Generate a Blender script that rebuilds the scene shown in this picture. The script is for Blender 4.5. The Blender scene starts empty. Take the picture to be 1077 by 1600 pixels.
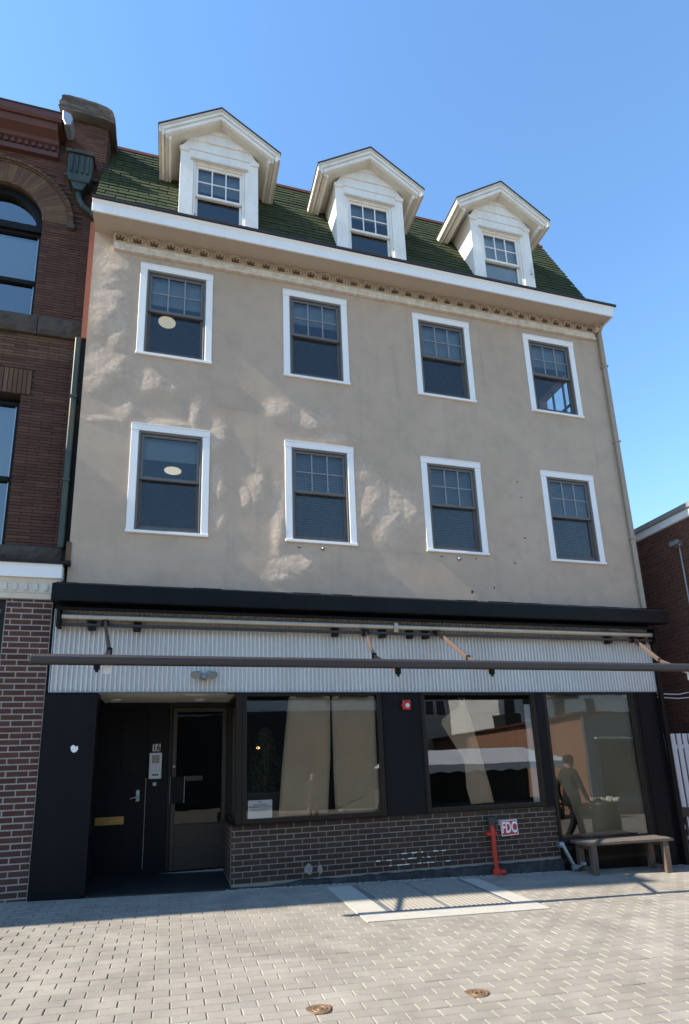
import bpy, bmesh, math, random
import numpy as np
from mathutils import Matrix, Vector

random.seed(7)
rng = np.random.default_rng(7)
SC = bpy.context.scene
COL = SC.collection
R = math.radians

# ------------------------------------------------------------------ camera, sky, sun, exposure
cam_d = bpy.data.cameras.new('camera')
cam = bpy.data.objects.new('camera', cam_d); COL.objects.link(cam); SC.camera = cam
W_, H_, F_ = 1077.0, 1600.0, 928.744
PPX, PPY = 534.34, 962.79
yaw, pitch, roll = R(16.29485), R(14.10453), R(-2.04157)
fw = Vector((math.sin(yaw)*math.cos(pitch), math.cos(yaw)*math.cos(pitch), math.sin(pitch)))
rt = Vector((math.cos(yaw), -math.sin(yaw), 0)); up = rt.cross(fw)
r2 = math.cos(roll)*rt + math.sin(roll)*up; u2 = -math.sin(roll)*rt + math.cos(roll)*up
M = Matrix((r2, u2, -fw)).transposed().to_4x4(); M.translation = Vector((0.67319, -8.09799, 1.39884))
cam.matrix_world = M
cam_d.sensor_fit = 'HORIZONTAL'; cam_d.sensor_width = 36.0; cam_d.lens = 36.0*F_/W_
cam_d.shift_x = (W_/2-PPX)/W_; cam_d.shift_y = (PPY-H_/2)/W_
cam_d.clip_start = 0.05; cam_d.clip_end = 1000

SUN_DIR = Vector((1.21, 0.042, -1.0)).normalized()      # the way the light travels
world = bpy.data.worlds.new('World'); SC.world = world; world.use_nodes = True
wn = world.node_tree.nodes; wl = world.node_tree.links
sky = wn.new('ShaderNodeTexSky'); sky.sky_type = 'NISHITA'; sky.sun_disc = False
sky.sun_elevation = math.asin(-SUN_DIR.z); sky.sun_rotation = math.atan2(-SUN_DIR.x, -SUN_DIR.y)
sky.air_density = 2.0; sky.dust_density = 0.0; sky.ozone_density = 10.0
wn['Background'].inputs['Strength'].default_value = 0.115
wl.new(sky.outputs['Color'], wn['Background'].inputs['Color'])
sun_d = bpy.data.lights.new('sun', 'SUN'); sun_d.energy = 4.5; sun_d.angle = R(0.53); sun_d.color = (1.0, 0.91, 0.77)
sun = bpy.data.objects.new('sun', sun_d); COL.objects.link(sun)
sun.rotation_euler = SUN_DIR.to_track_quat('-Z', 'Y').to_euler(); sun.location = (-30, -4, 30)
SC.view_settings.view_transform = 'Standard'; SC.view_settings.look = 'None'
SC.view_settings.gamma = 1.0; SC.view_settings.use_curve_mapping = False
SC.view_settings.exposure = 1.32

GB, GC = -0.0313, 0.0284
def gz(x, y): return GB*x + GC*y

# ------------------------------------------------------------------ materials
def hexcol(r, g, b): return (r, g, b, 1.0)
class NT:
    def __init__(s, name):
        s.m = bpy.data.materials.new(name); s.m.use_nodes = True
        s.t = s.m.node_tree; s.n = s.t.nodes; s.l = s.t.links
        s.b = s.n['Principled BSDF']; s.out = s.n['Material Output']
    def node(s, typ, **kw):
        x = s.n.new(typ)
        for k, v in kw.items(): setattr(x, k, v)
        return x
    def link(s, a, b): s.l.new(a, b)
    def coord(s, scale=(1, 1, 1), kind='Object'):
        tc = s.node('ShaderNodeNewGeometry') if kind == 'World' else s.node('ShaderNodeTexCoord')
        mp = s.node('ShaderNodeMapping'); mp.inputs['Scale'].default_value = scale
        s.link(tc.outputs['Position' if kind == 'World' else kind], mp.inputs['Vector']); return mp.outputs[0]
    def noise(s, vec, scale, detail=4, rough=.55, dist=0):
        x = s.node('ShaderNodeTexNoise'); x.inputs['Scale'].default_value = scale; x.inputs['Detail'].default_value = detail
        x.inputs['Roughness'].default_value = rough; x.inputs['Distortion'].default_value = dist
        s.link(vec, x.inputs['Vector']); return x.outputs['Fac']
    def ramp(s, fac, stops):
        x = s.node('ShaderNodeValToRGB'); e = x.color_ramp.elements
        while len(e) < len(stops): e.new(0.5)
        for i, (p, c) in enumerate(stops): e[i].position = p; e[i].color = c if len(c) == 4 else (*c, 1)
        s.link(fac, x.inputs['Fac']); return x.outputs['Color']
    def mix(s, fac, a, b, mode='MIX'):
        x = s.node('ShaderNodeMix'); x.data_type = 'RGBA'; x.blend_type = mode
        for i, v in ((0, fac), (6, a), (7, b)):
            if isinstance(v, (int, float)): x.inputs[i].default_value = v
            elif isinstance(v, tuple): x.inputs[i].default_value = v if len(v) == 4 else (*v, 1)
            else: s.link(v, x.inputs[i])
        return x.outputs[2]
    def math(s, op, a, b=0.0, c=None):
        x = s.node('ShaderNodeMath'); x.operation = op
        for i, v in enumerate((a, b) if c is None else (a, b, c)):
            if isinstance(v, (int, float)): x.inputs[i].default_value = v
            else: s.link(v, x.inputs[i])
        return x.outputs[0]
    def bump(s, h, strength=.4, dist=.01):
        x = s.node('ShaderNodeBump'); x.inputs['Strength'].default_value = strength; x.inputs['Distance'].default_value = dist
        s.link(h, x.inputs['Height']); s.link(x.outputs['Normal'], s.b.inputs['Normal'])
    def piece(s):
        o = s.node('ShaderNodeObjectInfo'); g = s.node('ShaderNodeNewGeometry')
        return s.math('FRACT', s.math('ADD', o.outputs['Random'], g.outputs['Random Per Island']))
    def base(s, c):
        if isinstance(c, tuple): s.b.inputs['Base Color'].default_value = c if len(c) == 4 else (*c, 1)
        else: s.link(c, s.b.inputs['Base Color'])
    def rough(s, r):
        if isinstance(r, (int, float)): s.b.inputs['Roughness'].default_value = r
        else: s.link(r, s.b.inputs['Roughness'])
    def spec(s, v): s.b.inputs['Specular IOR Level'].default_value = v

def paint(name, col, rough=.5, dirt=.25, dirtcol=None, scale=3.0, bump=.15, streak=False, metal=0, spec=.5, fine=60):
    """painted or plain surface with faint dirt, wear and relief"""
    t = NT(name)
    v = t.coord((scale, scale, scale*(.25 if streak else 1)), 'World')
    n = t.noise(v, 1.0, 6, .65); n2 = t.noise(t.coord((1, 1, 1), 'World'), fine, 3)
    d = dirtcol or tuple(c*.55 for c in col)
    f = t.math('MULTIPLY', t.ramp(n, [(.42, (0, 0, 0)), (.72, (1, 1, 1))]), dirt)
    c = t.mix(f, col, d)
    c = t.mix(.10, c, t.ramp(n2, [(.3, (0, 0, 0)), (.7, (1, 1, 1))]), 'OVERLAY')
    t.base(c); t.rough(t.math('ADD', t.math('MULTIPLY', n2, .2), rough-.1))
    t.b.inputs['Metallic'].default_value = metal; t.spec(spec)
    if bump: t.bump(n2, bump, .003)
    return t.m

def piecemat(name, cols, rough=.8, bump=.5, spots=None, fine=90, vdark=.35, spec=.3, blot=.35):
    """each piece its own tone out of a ramp, plus grain"""
    t = NT(name)
    p = t.piece()
    k = len(cols)
    c = t.ramp(p, [(i/(k-1), cc) for i, cc in enumerate(cols)])
    v = t.coord((1, 1, 1), 'World')
    n = t.noise(v, fine, 5, .7); big = t.noise(v, 2.3, 5, .6)
    c = t.mix(t.math('MULTIPLY', t.ramp(n, [(.35, (1, 1, 1)), (.62, (0, 0, 0))]), vdark), c, (.02, .016, .014))
    c = t.mix(blot, c, t.ramp(big, [(.3, (.25, .25, .25)), (.75, (.75, .75, .75))]), 'OVERLAY')
    if spots:
        sn = t.noise(v, spots[1], 4, .7)
        c = t.mix(t.ramp(sn, [(spots[2], (0, 0, 0)), (spots[2]+.06, (1, 1, 1))]), c, spots[0])
    t.base(c); t.rough(rough); t.spec(spec); t.bump(n, bump, .004)
    return t.m

MT = {}
# stucco
t = NT('stucco'); v = t.coord((1, 1, 1), 'World')
big = t.noise(v, .55, 5, .6, .4); mid = t.noise(v, 3.2, 6, .65); fin = t.noise(v, 110, 4, .7); stre = t.noise(t.coord((2.6, 2.6, .16), 'World'), 1.6, 5, .6)
c = t.ramp(big, [(.3, (.415, .324, .250)), (.52, (.463, .363, .282)), (.75, (.508, .400, .312))])
c = t.mix(t.math('MULTIPLY', t.ramp(mid, [(.45, (0, 0, 0)), (.70, (1, 1, 1))]), .40), c, (.31, .262, .212))
c = t.mix(t.math('MULTIPLY', t.ramp(stre, [(.56, (0, 0, 0)), (.74, (1, 1, 1))]), .26), c, (.46, .40, .34))
c = t.mix(t.math('MULTIPLY', t.ramp(t.noise(t.coord((3.6, 3.6, .22), 'World'), 1.3, 5, .6), [(.58, (0, 0, 0)), (.74, (1, 1, 1))]), .35), c, (.225, .20, .175))
at = t.node('ShaderNodeAttribute'); at.attribute_name = 'sun_patch'
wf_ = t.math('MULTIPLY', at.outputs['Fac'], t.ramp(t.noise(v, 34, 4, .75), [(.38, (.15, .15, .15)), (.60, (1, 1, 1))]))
c = t.mix(t.math('MULTIPLY', wf_, .62), c, (.60, .50, .41))  # paler tone paints the sunlit patches into the stucco colour
vo = t.node('ShaderNodeTexVoronoi'); vo.feature = 'DISTANCE_TO_EDGE'; vo.inputs['Scale'].default_value = .62
wv = t.mix(.12, v, t.noise(v, 2.4, 5, .6)); t.link(wv, vo.inputs['Vector'])
crack = t.math('MULTIPLY', t.math('LESS_THAN', vo.outputs['Distance'], .0035), t.ramp(t.noise(v, .9, 2), [(.5, (0, 0, 0)), (.56, (1, 1, 1))]))
c = t.mix(t.math('MULTIPLY', crack, .30), c, (.44, .39, .33))
c = t.mix(.16, c, t.ramp(fin, [(.3, (0, 0, 0)), (.7, (1, 1, 1))]), 'OVERLAY')
t.base(c); t.rough(.9); t.spec(.2)
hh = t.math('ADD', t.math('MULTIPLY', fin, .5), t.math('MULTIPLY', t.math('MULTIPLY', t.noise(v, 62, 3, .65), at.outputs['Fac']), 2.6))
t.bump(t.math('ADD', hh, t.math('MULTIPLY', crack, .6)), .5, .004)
MT['stucco'] = t.m
MT['soffit_tan'] = paint('tan_painted_wood', (.33, .28, .228), .7, .25)
MT['eave_tan'] = paint('tan_eave_paint', (.47, .40, .325), .7, .2)
MT['white'] = paint('white_paint', (.80, .80, .80), .5, .10, (.55, .52, .48), 4, streak=True)
MT['white_old'] = paint('weathered_white_paint', (.80, .785, .75), .55, .35, (.46, .41, .35), 5, streak=True)
MT['cream'] = paint('cream_paint', (.62, .585, .51), .55, .30, (.33, .28, .2), 4, streak=True)
MT['plaster'] = paint('peeling_plaster', (.66, .61, .54), .8, .7, (.38, .31, .245), 9, bump=.6, fine=40)
MT['ornament'] = paint('terracotta_paint', (.50, .415, .325), .8, .5, (.24, .18, .13), 16, bump=.5)
MT['ornament_back'] = paint('frieze_recess_shade', (.10, .068, .046), .9, .5, (.06, .04, .028), 12)  # dark tone stands in for shade in the palmette recesses
MT['sash'] = paint('bronze_grey_vinyl', (.125, .115, .108), .5, .2)
MT['muntin'] = paint('grey_muntin', (.23, .24, .26), .5, .1)
MT['black'] = paint('black_paint', (.0048, .0052, .0068), .5, .4, (.012, .0125, .015), 2.2, streak=True, bump=.25, spec=.16)
_t = MT['black'].node_tree; _b = _t.nodes['Principled BSDF']; _l = _b.inputs['Base Color'].links[0].from_socket
_g = _t.nodes.new('ShaderNodeNewGeometry'); _mp = _t.nodes.new('ShaderNodeMapping'); _mp.inputs['Scale'].default_value = (9, 9, 2.2); _t.links.new(_g.outputs['Position'], _mp.inputs[0])
_n = _t.nodes.new('ShaderNodeTexNoise'); _n.inputs['Scale'].default_value = 1.6; _n.inputs['Detail'].default_value = 9; _n.inputs['Roughness'].default_value = .8; _t.links.new(_mp.outputs[0], _n.inputs['Vector'])
_r = _t.nodes.new('ShaderNodeValToRGB'); _r.color_ramp.elements[0].position = .69; _r.color_ramp.elements[1].position = .76; _r.color_ramp.elements[0].color = (0, 0, 0, 1); _r.color_ramp.elements[1].color = (.6, .6, .6, 1); _t.links.new(_n.outputs['Fac'], _r.inputs[0])
_m = _t.nodes.new('ShaderNodeMix'); _m.data_type = 'RGBA'; _m.inputs[7].default_value = (.055, .055, .055, 1); _t.links.new(_r.outputs[0], _m.inputs[0]); _t.links.new(_l, _m.inputs[6]); _t.links.new(_m.outputs[2], _b.inputs['Base Color'])
MT['black2'] = paint('black_trim', (.0065, .006, .006), .55, .3, (.014, .0125, .011), 3, bump=.2, spec=.18)
MT['bronze'] = paint('dark_bronze', (.018, .0145, .012), .42, .2, metal=.3, spec=.3)
MT['bronze_lt'] = paint('brushed_bronze', (.050, .041, .032), .45, .2, metal=.4)
MT['awn'] = paint('brown_powder_coat', (.105, .072, .058), .45, .15)
MT['awn_bar'] = paint('dark_brown_powder_coat', (.036, .028, .027), .45, .15)
MT['tube'] = paint('galvanised_tube', (.50, .46, .40), .38, .35, (.28, .24, .2), 4, metal=.75)
MT['corr'] = paint('corrugated_steel', (.64, .635, .62), .5, .35, (.42, .39, .36), 1.6, streak=True, metal=.15)
MT['steel'] = paint('galvanised_steel', (.36, .38, .40), .45, .3, metal=.7)
MT['brass'] = paint('tarnished_brass', (.38, .27, .10), .38, .4, (.15, .10, .05), 20, metal=.8)
MT['bronze_cap'] = paint('cleanout_brass', (.21, .135, .082), .55, .6, (.13, .07, .03), 40, metal=.3)
MT['red'] = paint('red_enamel', (.50, .028, .016), .45, .35, (.22, .03, .02), 14)
MT['redbox'] = paint('red_plastic', (.42, .018, .016), .35, .05)
MT['signred'] = paint('sign_red', (.43, .028, .06), .35, .15, (.25, .03, .05), 20)
MT['signwhite'] = paint('sign_white', (.80, .80, .80), .4, .12)
MT['ink'] = paint('black_ink', (.015, .015, .02), .6, 0)
MT['whiteplastic'] = paint('light_plastic', (.62, .62, .62), .4, .15)
MT['greyplastic'] = paint('grey_plastic', (.25, .25, .24), .4, .15)
MT['paperwhite'] = paint('white_paper', (.86, .88, .92), .8, .05)
MT['inkgrey'] = paint('grey_ink', (.16, .18, .24), .8, .0)
t = NT('kraft_paper'); v = t.coord((1, 1, 1), 'World'); n = t.noise(v, 3, 5, .6); n2 = t.noise(v, 40, 4)
c = t.mix(n, (.54, .425, .305), (.69, .56, .42)); t.base(t.mix(.05, c, t.ramp(n2, [(.3, (0, 0, 0)), (.7, (1, 1, 1))]), 'OVERLAY')); t.rough(.75); t.spec(.2); t.bump(n, .5, .03)
MT['kraft'] = t.m
MT['kraft_dull'] = paint('dull_kraft_paper', (.36, .30, .215), .75, .3, (.27, .22, .15), 2, bump=.05, spec=.2)
t = NT('rusty_red_paint'); MT['rust'] = paint('rust_red_paint', (.40, .115, .048), .6, .30, (.24, .07, .035), 5, streak=True)
MT['rustdark'] = paint('dark_red_cornice', (.095, .030, .023), .6, .5, (.04, .02, .018), 6)
MT['flash'] = paint('tar_edge', (.022, .012, .012), .55, .3, (.06, .03, .025), 4)
t = NT('verdigris_copper'); v = t.coord((6, 6, 1.2), 'World'); n = t.noise(v, 1, 5, .6)
t.base(t.ramp(n, [(.3, (.030, .036, .030)), (.5, (.050, .066, .054)), (.62, (.085, .078, .048)), (.78, (.055, .042, .030))])); t.rough(.55); t.b.inputs['Metallic'].default_value = .3; t.bump(n, .2, .01)
MT['copper'] = t.m
MT['roman'] = piecemat('roman_brick', [(.080, .038, .029), (.100, .047, .035), (.118, .055, .039), (.086, .042, .032), (.14, .067, .046)], .85, .5)
MT['roman_tan'] = piecemat('tan_roman_brick', [(.135, .074, .045), (.165, .094, .056), (.105, .055, .038), (.185, .108, .062)], .85, .5)
MT['pierbrick'] = piecemat('red_face_brick', [(.082, .034, .026), (.100, .040, .030), (.068, .030, .025), (.115, .047, .034), (.084, .036, .028)], .8, .4)
MT['darkbrick'] = piecemat('dark_face_brick', [(.038, .022, .0155), (.054, .030, .0205), (.046, .025, .018), (.066, .036, .0245), (.051, .029, .020)], .75, .4, spots=((.30, .28, .26), 5.5, .70))
MT['rightbrick'] = piecemat('party_wall_brick', [(.105, .042, .030), (.13, .052, .036), (.088, .038, .030), (.148, .060, .042), (.11, .046, .034)], .85, .5)
MT['mortar_light'] = paint('light_mortar', (.33, .30, .27), .95, .5, (.21, .19, .17), 8, bump=.5)
MT['mortar_grey'] = paint('grey_mortar', (.235, .205, .172), .95, .4, (.15, .13, .11), 8, bump=.5)
MT['mortar_dark'] = paint('dark_mortar', (.030, .023, .021), .95, .4, bump=.4)
MT['mortar_brown'] = paint('brown_mortar', (.15, .11, .09), .95, .4, bump=.4)
MT['brownstone'] = paint('rock_faced_brownstone', (.075, .061, .049), .9, .6, (.034, .028, .024), 6, bump=.7, fine=30)
MT['shingle'] = piecemat('green_asphalt_shingle', [(.038, .053, .028), (.047, .063, .032), (.042, .057, .030), (.054, .070, .036), (.040, .055, .029)], .95, .8, fine=160, vdark=.3, spec=.1)
MT['roofdeck'] = paint('dark_roof_felt', (.012, .018, .010), .95, .2)
MT['ridge'] = paint('red_ridge_tile', (.24, .08, .05), .7, .3)
MT['paver'] = piecemat('concrete_paver', [(.268, .240, .203), (.296, .267, .229), (.278, .250, .212), (.312, .282, .242), (.286, .258, .220), (.262, .240, .210)], .9, .6, spots=((.17, .155, .14), 7, .70), fine=130, vdark=.26, spec=.2, blot=.42)
MT['sand'] = paint('joint_sand', (.27, .235, .19), .95, .4, (.15, .125, .10), 9, bump=.4)
MT['asphalt'] = paint('old_paving', (.24, .22, .20), .95, .4)
MT['concrete'] = paint('pale_concrete', (.40, .375, .33), .9, .35, (.27, .25, .22), 5, bump=.5)
MT['grate'] = paint('steel_grating', (.34, .315, .275), .7, .3, (.22, .19, .15), 8, metal=.2)
MT['parge'] = paint('black_parging', (.010, .0105, .012), .65, .7, (.06, .065, .075), 7, bump=.7, fine=25)
MT['entryfloor'] = paint('black_entry_floor', (.010, .0105, .012), .5, .5, (.04, .044, .05), 6, bump=.4)
t = NT('weathered_wood'); v = t.coord((1.5, 14, 14), 'Object'); n = t.noise(v, 2.2, 6, .65)
t.base(t.ramp(n, [(.3, (.055, .042, .034)), (.55, (.105, .082, .066)), (.8, (.16, .13, .105))])); t.rough(.85); t.bump(n, .5, .01)
MT['wood'] = t.m
t = NT('weathered_leg_wood'); v = t.coord((14, 14, 1.5), 'Object'); n = t.noise(v, 2.2, 6, .65)
t.base(t.ramp(n, [(.3, (.065, .044, .033)), (.55, (.12, .084, .063)), (.8, (.17, .125, .096))])); t.rough(.85); t.bump(n, .5, .01)
MT['woodleg'] = t.m
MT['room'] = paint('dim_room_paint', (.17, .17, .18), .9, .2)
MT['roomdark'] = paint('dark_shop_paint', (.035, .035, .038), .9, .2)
MT['blind'] = paint('grey_blind', (.27, .30, .31), .7, .15)
MT['blind_lt'] = paint('pale_shade', (.55, .57, .58), .8, .1)
MT['gate'] = paint('white_gate_paint', (.74, .76, .80), .5, .15)
MT['cloth'] = paint('white_canvas', (.80, .80, .80), .8, .1)
MT['siding'] = paint('white_clapboard', (.72, .72, .70), .7, .1)
MT['creamsiding'] = paint('cream_clapboard', (.56, .50, .40), .7, .1)
MT['darksiding'] = paint('dark_clapboard', (.018, .018, .020), .7, .1)
MT['bluegrey'] = paint('blue_grey_shopfront', (.13, .17, .22), .6, .2)
MT['bin'] = paint('black_bin', (.03, .03, .032), .5, .2)
MT['planter'] = paint('charcoal_planter', (.035, .035, .036), .5, .2)
MT['skin'] = paint('skin', (.42, .26, .19), .6, 0)
MT['hair'] = paint('dark_hair', (.02, .016, .013), .7, 0)
MT['coat'] = paint('dark_coat', (.035, .034, .033), .85, .2)
MT['trouser'] = paint('dark_trousers', (.018, .018, .022), .85, .2)
MT['khaki'] = paint('khaki_trousers', (.32, .22, .12), .85, .2)
MT['shirt'] = paint('white_shirt', (.7, .7, .7), .85, .1)
MT['shoe'] = paint('black_shoe', (.015, .015, .015), .5, 0)
t = NT('leaf'); t.base(t.ramp(t.piece(), [(0, (.020, .032, .012)), (.5, (.035, .055, .018)), (1, (.06, .085, .03))])); t.rough(.6); MT['leaf'] = t.m
# street brick of the shop across the way
t = NT('orange_brick_wall'); v = t.coord((1, 1, 1), 'Object'); br = t.node('ShaderNodeTexBrick')
br.inputs['Color1'].default_value = (.33, .135, .07, 1); br.inputs['Color2'].default_value = (.24, .09, .05, 1); br.inputs['Mortar'].default_value = (.32, .27, .22, 1)
br.inputs['Scale'].default_value = 1; br.inputs['Brick Width'].default_value = .22; br.inputs['Row Height'].default_value = .072; br.inputs['Mortar Size'].default_value = .008
cx = t.node('ShaderNodeCombineXYZ'); sx = t.node('ShaderNodeSeparateXYZ'); t.link(v, sx.inputs[0])
t.link(t.math('ADD', sx.outputs[0], sx.outputs[1]), cx.inputs[0]); t.link(sx.outputs[2], cx.inputs[1]); t.link(cx.outputs[0], br.inputs['Vector'])
t.base(br.outputs['Color']); t.rough(.9); MT['orangebrick'] = t.m
def emit(name, col, s):
    t = NT(name); t.b.inputs['Emission Color'].default_value = (*col, 1); t.b.inputs['Emission Strength'].default_value = s; t.base(col); return t.m
MT['lamp'] = emit('lit_ceiling_lamp', (1.0, .90, .66), .28)
MT['pilot'] = emit('lit_amber_lamp', (1.0, .55, .25), 1.2)
def glass(name, tint, boost, rough=0.0):
    t = NT(name); t.n.remove(t.b)
    tr = t.node('ShaderNodeBsdfTransparent'); tr.inputs['Color'].default_value = (*tint, 1)
    gl = t.node('ShaderNodeBsdfGlossy'); gl.inputs['Roughness'].default_value = rough
    if boost < 1.6:
        v = t.coord((1, 1, 1), 'World'); n = t.noise(v, 1.1, 2); bp = t.node('ShaderNodeBump'); bp.inputs['Strength'].default_value = .05; bp.inputs['Distance'].default_value = .05
        t.link(n, bp.inputs['Height']); t.link(bp.outputs['Normal'], gl.inputs['Normal'])
    else:
        v = t.coord((1, 1, 1), 'World'); n = t.noise(v, .8, 2); bp = t.node('ShaderNodeBump'); bp.inputs['Strength'].default_value = .035; bp.inputs['Distance'].default_value = .05
        t.link(n, bp.inputs['Height']); t.link(bp.outputs['Normal'], gl.inputs['Normal'])
    fr = t.node('ShaderNodeFresnel'); fr.inputs['IOR'].default_value = 1.52
    mx = t.node('ShaderNodeMixShader'); f = t.math('MINIMUM', t.math('MULTIPLY', fr.outputs[0], boost), 1.0)
    t.link(f, mx.inputs[0]); t.link(tr.outputs[0], mx.inputs[1]); t.link(gl.outputs[0], mx.inputs[2]); t.link(mx.outputs[0], t.out.inputs['Surface'])
    return t.m
MT['glass'] = glass('window_glass', (.84, .89, .91), 2.3)
MT['shopglass'] = glass('shop_glass', (.90, .93, .91), 3.0)
MT['skyglass'] = glass('reflective_glass', (.55, .6, .62), 5.0)
t = NT('insect_screen'); t.n.remove(t.b); _tr = t.node('ShaderNodeBsdfTransparent'); _df = t.node('ShaderNodeBsdfDiffuse'); _df.inputs['Color'].default_value = (.07, .085, .105, 1)
_wv = t.node('ShaderNodeTexNoise'); t.link(t.coord((1, 1, 1), 'World'), _wv.inputs['Vector']); _wv.inputs['Scale'].default_value = 7; _wv.inputs['Distortion'].default_value = 2.5
_mx = t.node('ShaderNodeMixShader'); t.link(t.math('ADD', t.math('MULTIPLY', _wv.outputs['Fac'], .30), .10), _mx.inputs[0]); t.link(_tr.outputs[0], _mx.inputs[1]); t.link(_df.outputs[0], _mx.inputs[2]); t.link(_mx.outputs[0], t.out.inputs['Surface']); MT['screen'] = t.m
MT['dirtyglass'] = glass('door_glass', (.45, .45, .43), 1.2)

# ------------------------------------------------------------------ mesh helpers
class MB:
    def __init__(s): s.v = []; s.f = []
    def add(s, vs, fs):
        o = len(s.v); s.v += [tuple(p) for p in vs]; s.f += [tuple(i+o for i in f) for f in fs]; return s
    def box(s, x0, x1, y0, y1, z0, z1):
        return s.add([(x0,y0,z0),(x1,y0,z0),(x1,y1,z0),(x0,y1,z0),(x0,y0,z1),(x1,y0,z1),(x1,y1,z1),(x0,y1,z1)],
                     [(0,3,2,1),(4,5,6,7),(0,1,5,4),(1,2,6,5),(2,3,7,6),(3,0,4,7)])
    def obox(s, c, ax, ay, az):
        c, ax, ay, az = map(Vector, (c, ax, ay, az))
        vs = [c+ax*i+ay*j+az*k for k in (-1, 1) for i, j in ((-1,-1),(1,-1),(1,1),(-1,1))]
        return s.add(vs, [(0,3,2,1),(4,5,6,7),(0,1,5,4),(1,2,6,5),(2,3,7,6),(3,0,4,7)])
    def bar(s, p0, p1, w, h, upv=(0, 0, 1)):
        p0, p1, upv = Vector(p0), Vector(p1), Vector(upv); d = (p1-p0); L = d.length; d.normalize()
        a = d.cross(upv); a.normalize(); b = a.cross(d)
        return s.obox((p0+p1)/2, d*(L/2), a*(w/2), b*(h/2))
    def prism(s, poly, axis, a, b):
        """poly in the two other axes (x,z for 'y'; y,z for 'x'; x,y for 'z')"""
        f = {'y': lambda p, q: (p[0], q, p[1]), 'x': lambda p, q: (q, p[0], p[1]), 'z': lambda p, q: (p[0], p[1], q)}[axis]
        n = len(poly); vs = [f(p, a) for p in poly]+[f(p, b) for p in poly]
        return s.add(vs, [tuple(range(n))[::-1], tuple(range(n, 2*n))]+[(i, (i+1) % n, (i+1) % n+n, i+n) for i in range(n)])
    def tube(s, pts, r, n=10, cap=True):
        pts = [Vector(p) for p in pts]; rs = r if isinstance(r, (list, tuple)) else [r]*len(pts); o = len(s.v); prev = None
        for i, p in enumerate(pts):
            d = (pts[min(i+1, len(pts)-1)]-pts[max(i-1, 0)]).normalized()
            a = prev if prev is not None else (Vector((0, 0, 1)) if abs(d.z) < .9 else Vector((1, 0, 0)))
            a = (a-d*a.dot(d)).normalized(); prev = a; b = d.cross(a)
            for k in range(n):
                th = 2*math.pi*k/n; s.v.append(tuple(p+(a*math.cos(th)+b*math.sin(th))*rs[i]))
        for i in range(len(pts)-1):
            for k in range(n): s.f.append((o+i*n+k, o+i*n+(k+1) % n, o+(i+1)*n+(k+1) % n, o+(i+1)*n+k))
        if cap: s.f.append(tuple(o+k for k in range(n))[::-1]); s.f.append(tuple(o+(len(pts)-1)*n+k for k in range(n)))
        return s
    def lathe(s, prof, c, n=20, axis='z'):
        o = len(s.v)
        for (rr, h) in prof:
            for k in range(n):
                th = 2*math.pi*k/n; a, b = rr*math.cos(th), rr*math.sin(th)
                s.v.append({'z': (c[0]+a, c[1]+b, c[2]+h), 'y': (c[0]+a, c[1]+h, c[2]+b), 'x': (c[0]+h, c[1]+a, c[2]+b)}[axis])
        for i in range(len(prof)-1):
            for k in range(n): s.f.append((o+i*n+k, o+i*n+(k+1) % n, o+(i+1)*n+(k+1) % n, o+(i+1)*n+k))
        s.f.append(tuple(o+k for k in range(n))[::-1]); s.f.append(tuple(o+(len(prof)-1)*n+k for k in range(n)))
        return s
    def mesh(s, name, mat, smooth=False):
        me = bpy.data.meshes.new(name); me.from_pydata(s.v, [], s.f); me.update()
        if len(s.f) > 1: bm = bmesh.new(); bm.from_mesh(me); bmesh.ops.recalc_face_normals(bm, faces=bm.faces); bm.to_mesh(me); bm.free()
        if mat: me.materials.append(MT[mat] if isinstance(mat, str) else mat)
        if smooth:
            for p in me.polygons: p.use_smooth = True
        return me
    def build(s, name, mat, parent=None, smooth=False, bevel=0, loc=None):
        return link(name, s.mesh(name, mat, smooth), parent, loc, bevel)

def link(name, me, parent=None, loc=None, bevel=0):
    o = bpy.data.objects.new(name, me); COL.objects.link(o)
    if loc is not None: o.location = loc
    if parent is not None:
        o.parent = parent
        if parent.type == 'EMPTY': o.matrix_parent_inverse = Matrix.Translation(-parent.location)
    if bevel:
        b = o.modifiers.new('bevel', 'BEVEL'); b.width = bevel; b.segments = 1; b.limit_method = 'ANGLE'; b.angle_limit = R(40)
    return o
def thing(name, label, cat, loc=(0, 0, 0), group=None):
    o = bpy.data.objects.new(name, None); COL.objects.link(o); o.location = loc; o.empty_display_size = .2
    return tag(o, label, cat, group)
def tag(o, label, cat, group=None):
    o['label'] = label; o['category'] = cat
    if group: o['group'] = group
    return o
def struct(o): o['kind'] = 'structure'; return o
def auto_smooth(o, ang=35):
    for p in o.data.polygons: p.use_smooth = True
    o.data.set_sharp_from_angle(angle=R(ang)) if hasattr(o.data, 'set_sharp_from_angle') else None
    return o
_pm = {}
def piece_mesh(mat, l, d, h, c=.004):
    """chamfered block: long side x, front towards -y, height z, centred in x and z, front at y=0"""
    k = (mat, round(l, 3), round(d, 3), round(h, 3), c)
    if k not in _pm:
        m = MB(); a, b = l/2, h/2
        vs = [(x*a, d, z*b) for x, z in ((-1,-1),(1,-1),(1,1),(-1,1))]+[(x*a, c, z*b) for x, z in ((-1,-1),(1,-1),(1,1),(-1,1))]+[(x*(a-c), 0, z*(b-c)) for x, z in ((-1,-1),(1,-1),(1,1),(-1,1))]
        fs = [(8, 9, 10, 11)]
        for i in range(4):
            j = (i+1) % 4; fs += [(i, j, 4+j, 4+i), (4+i, 4+j, 8+j, 8+i)]
        m.add(vs, fs); _pm[k] = m.mesh('piece_%d' % len(_pm), mat)
    return _pm[k]
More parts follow.
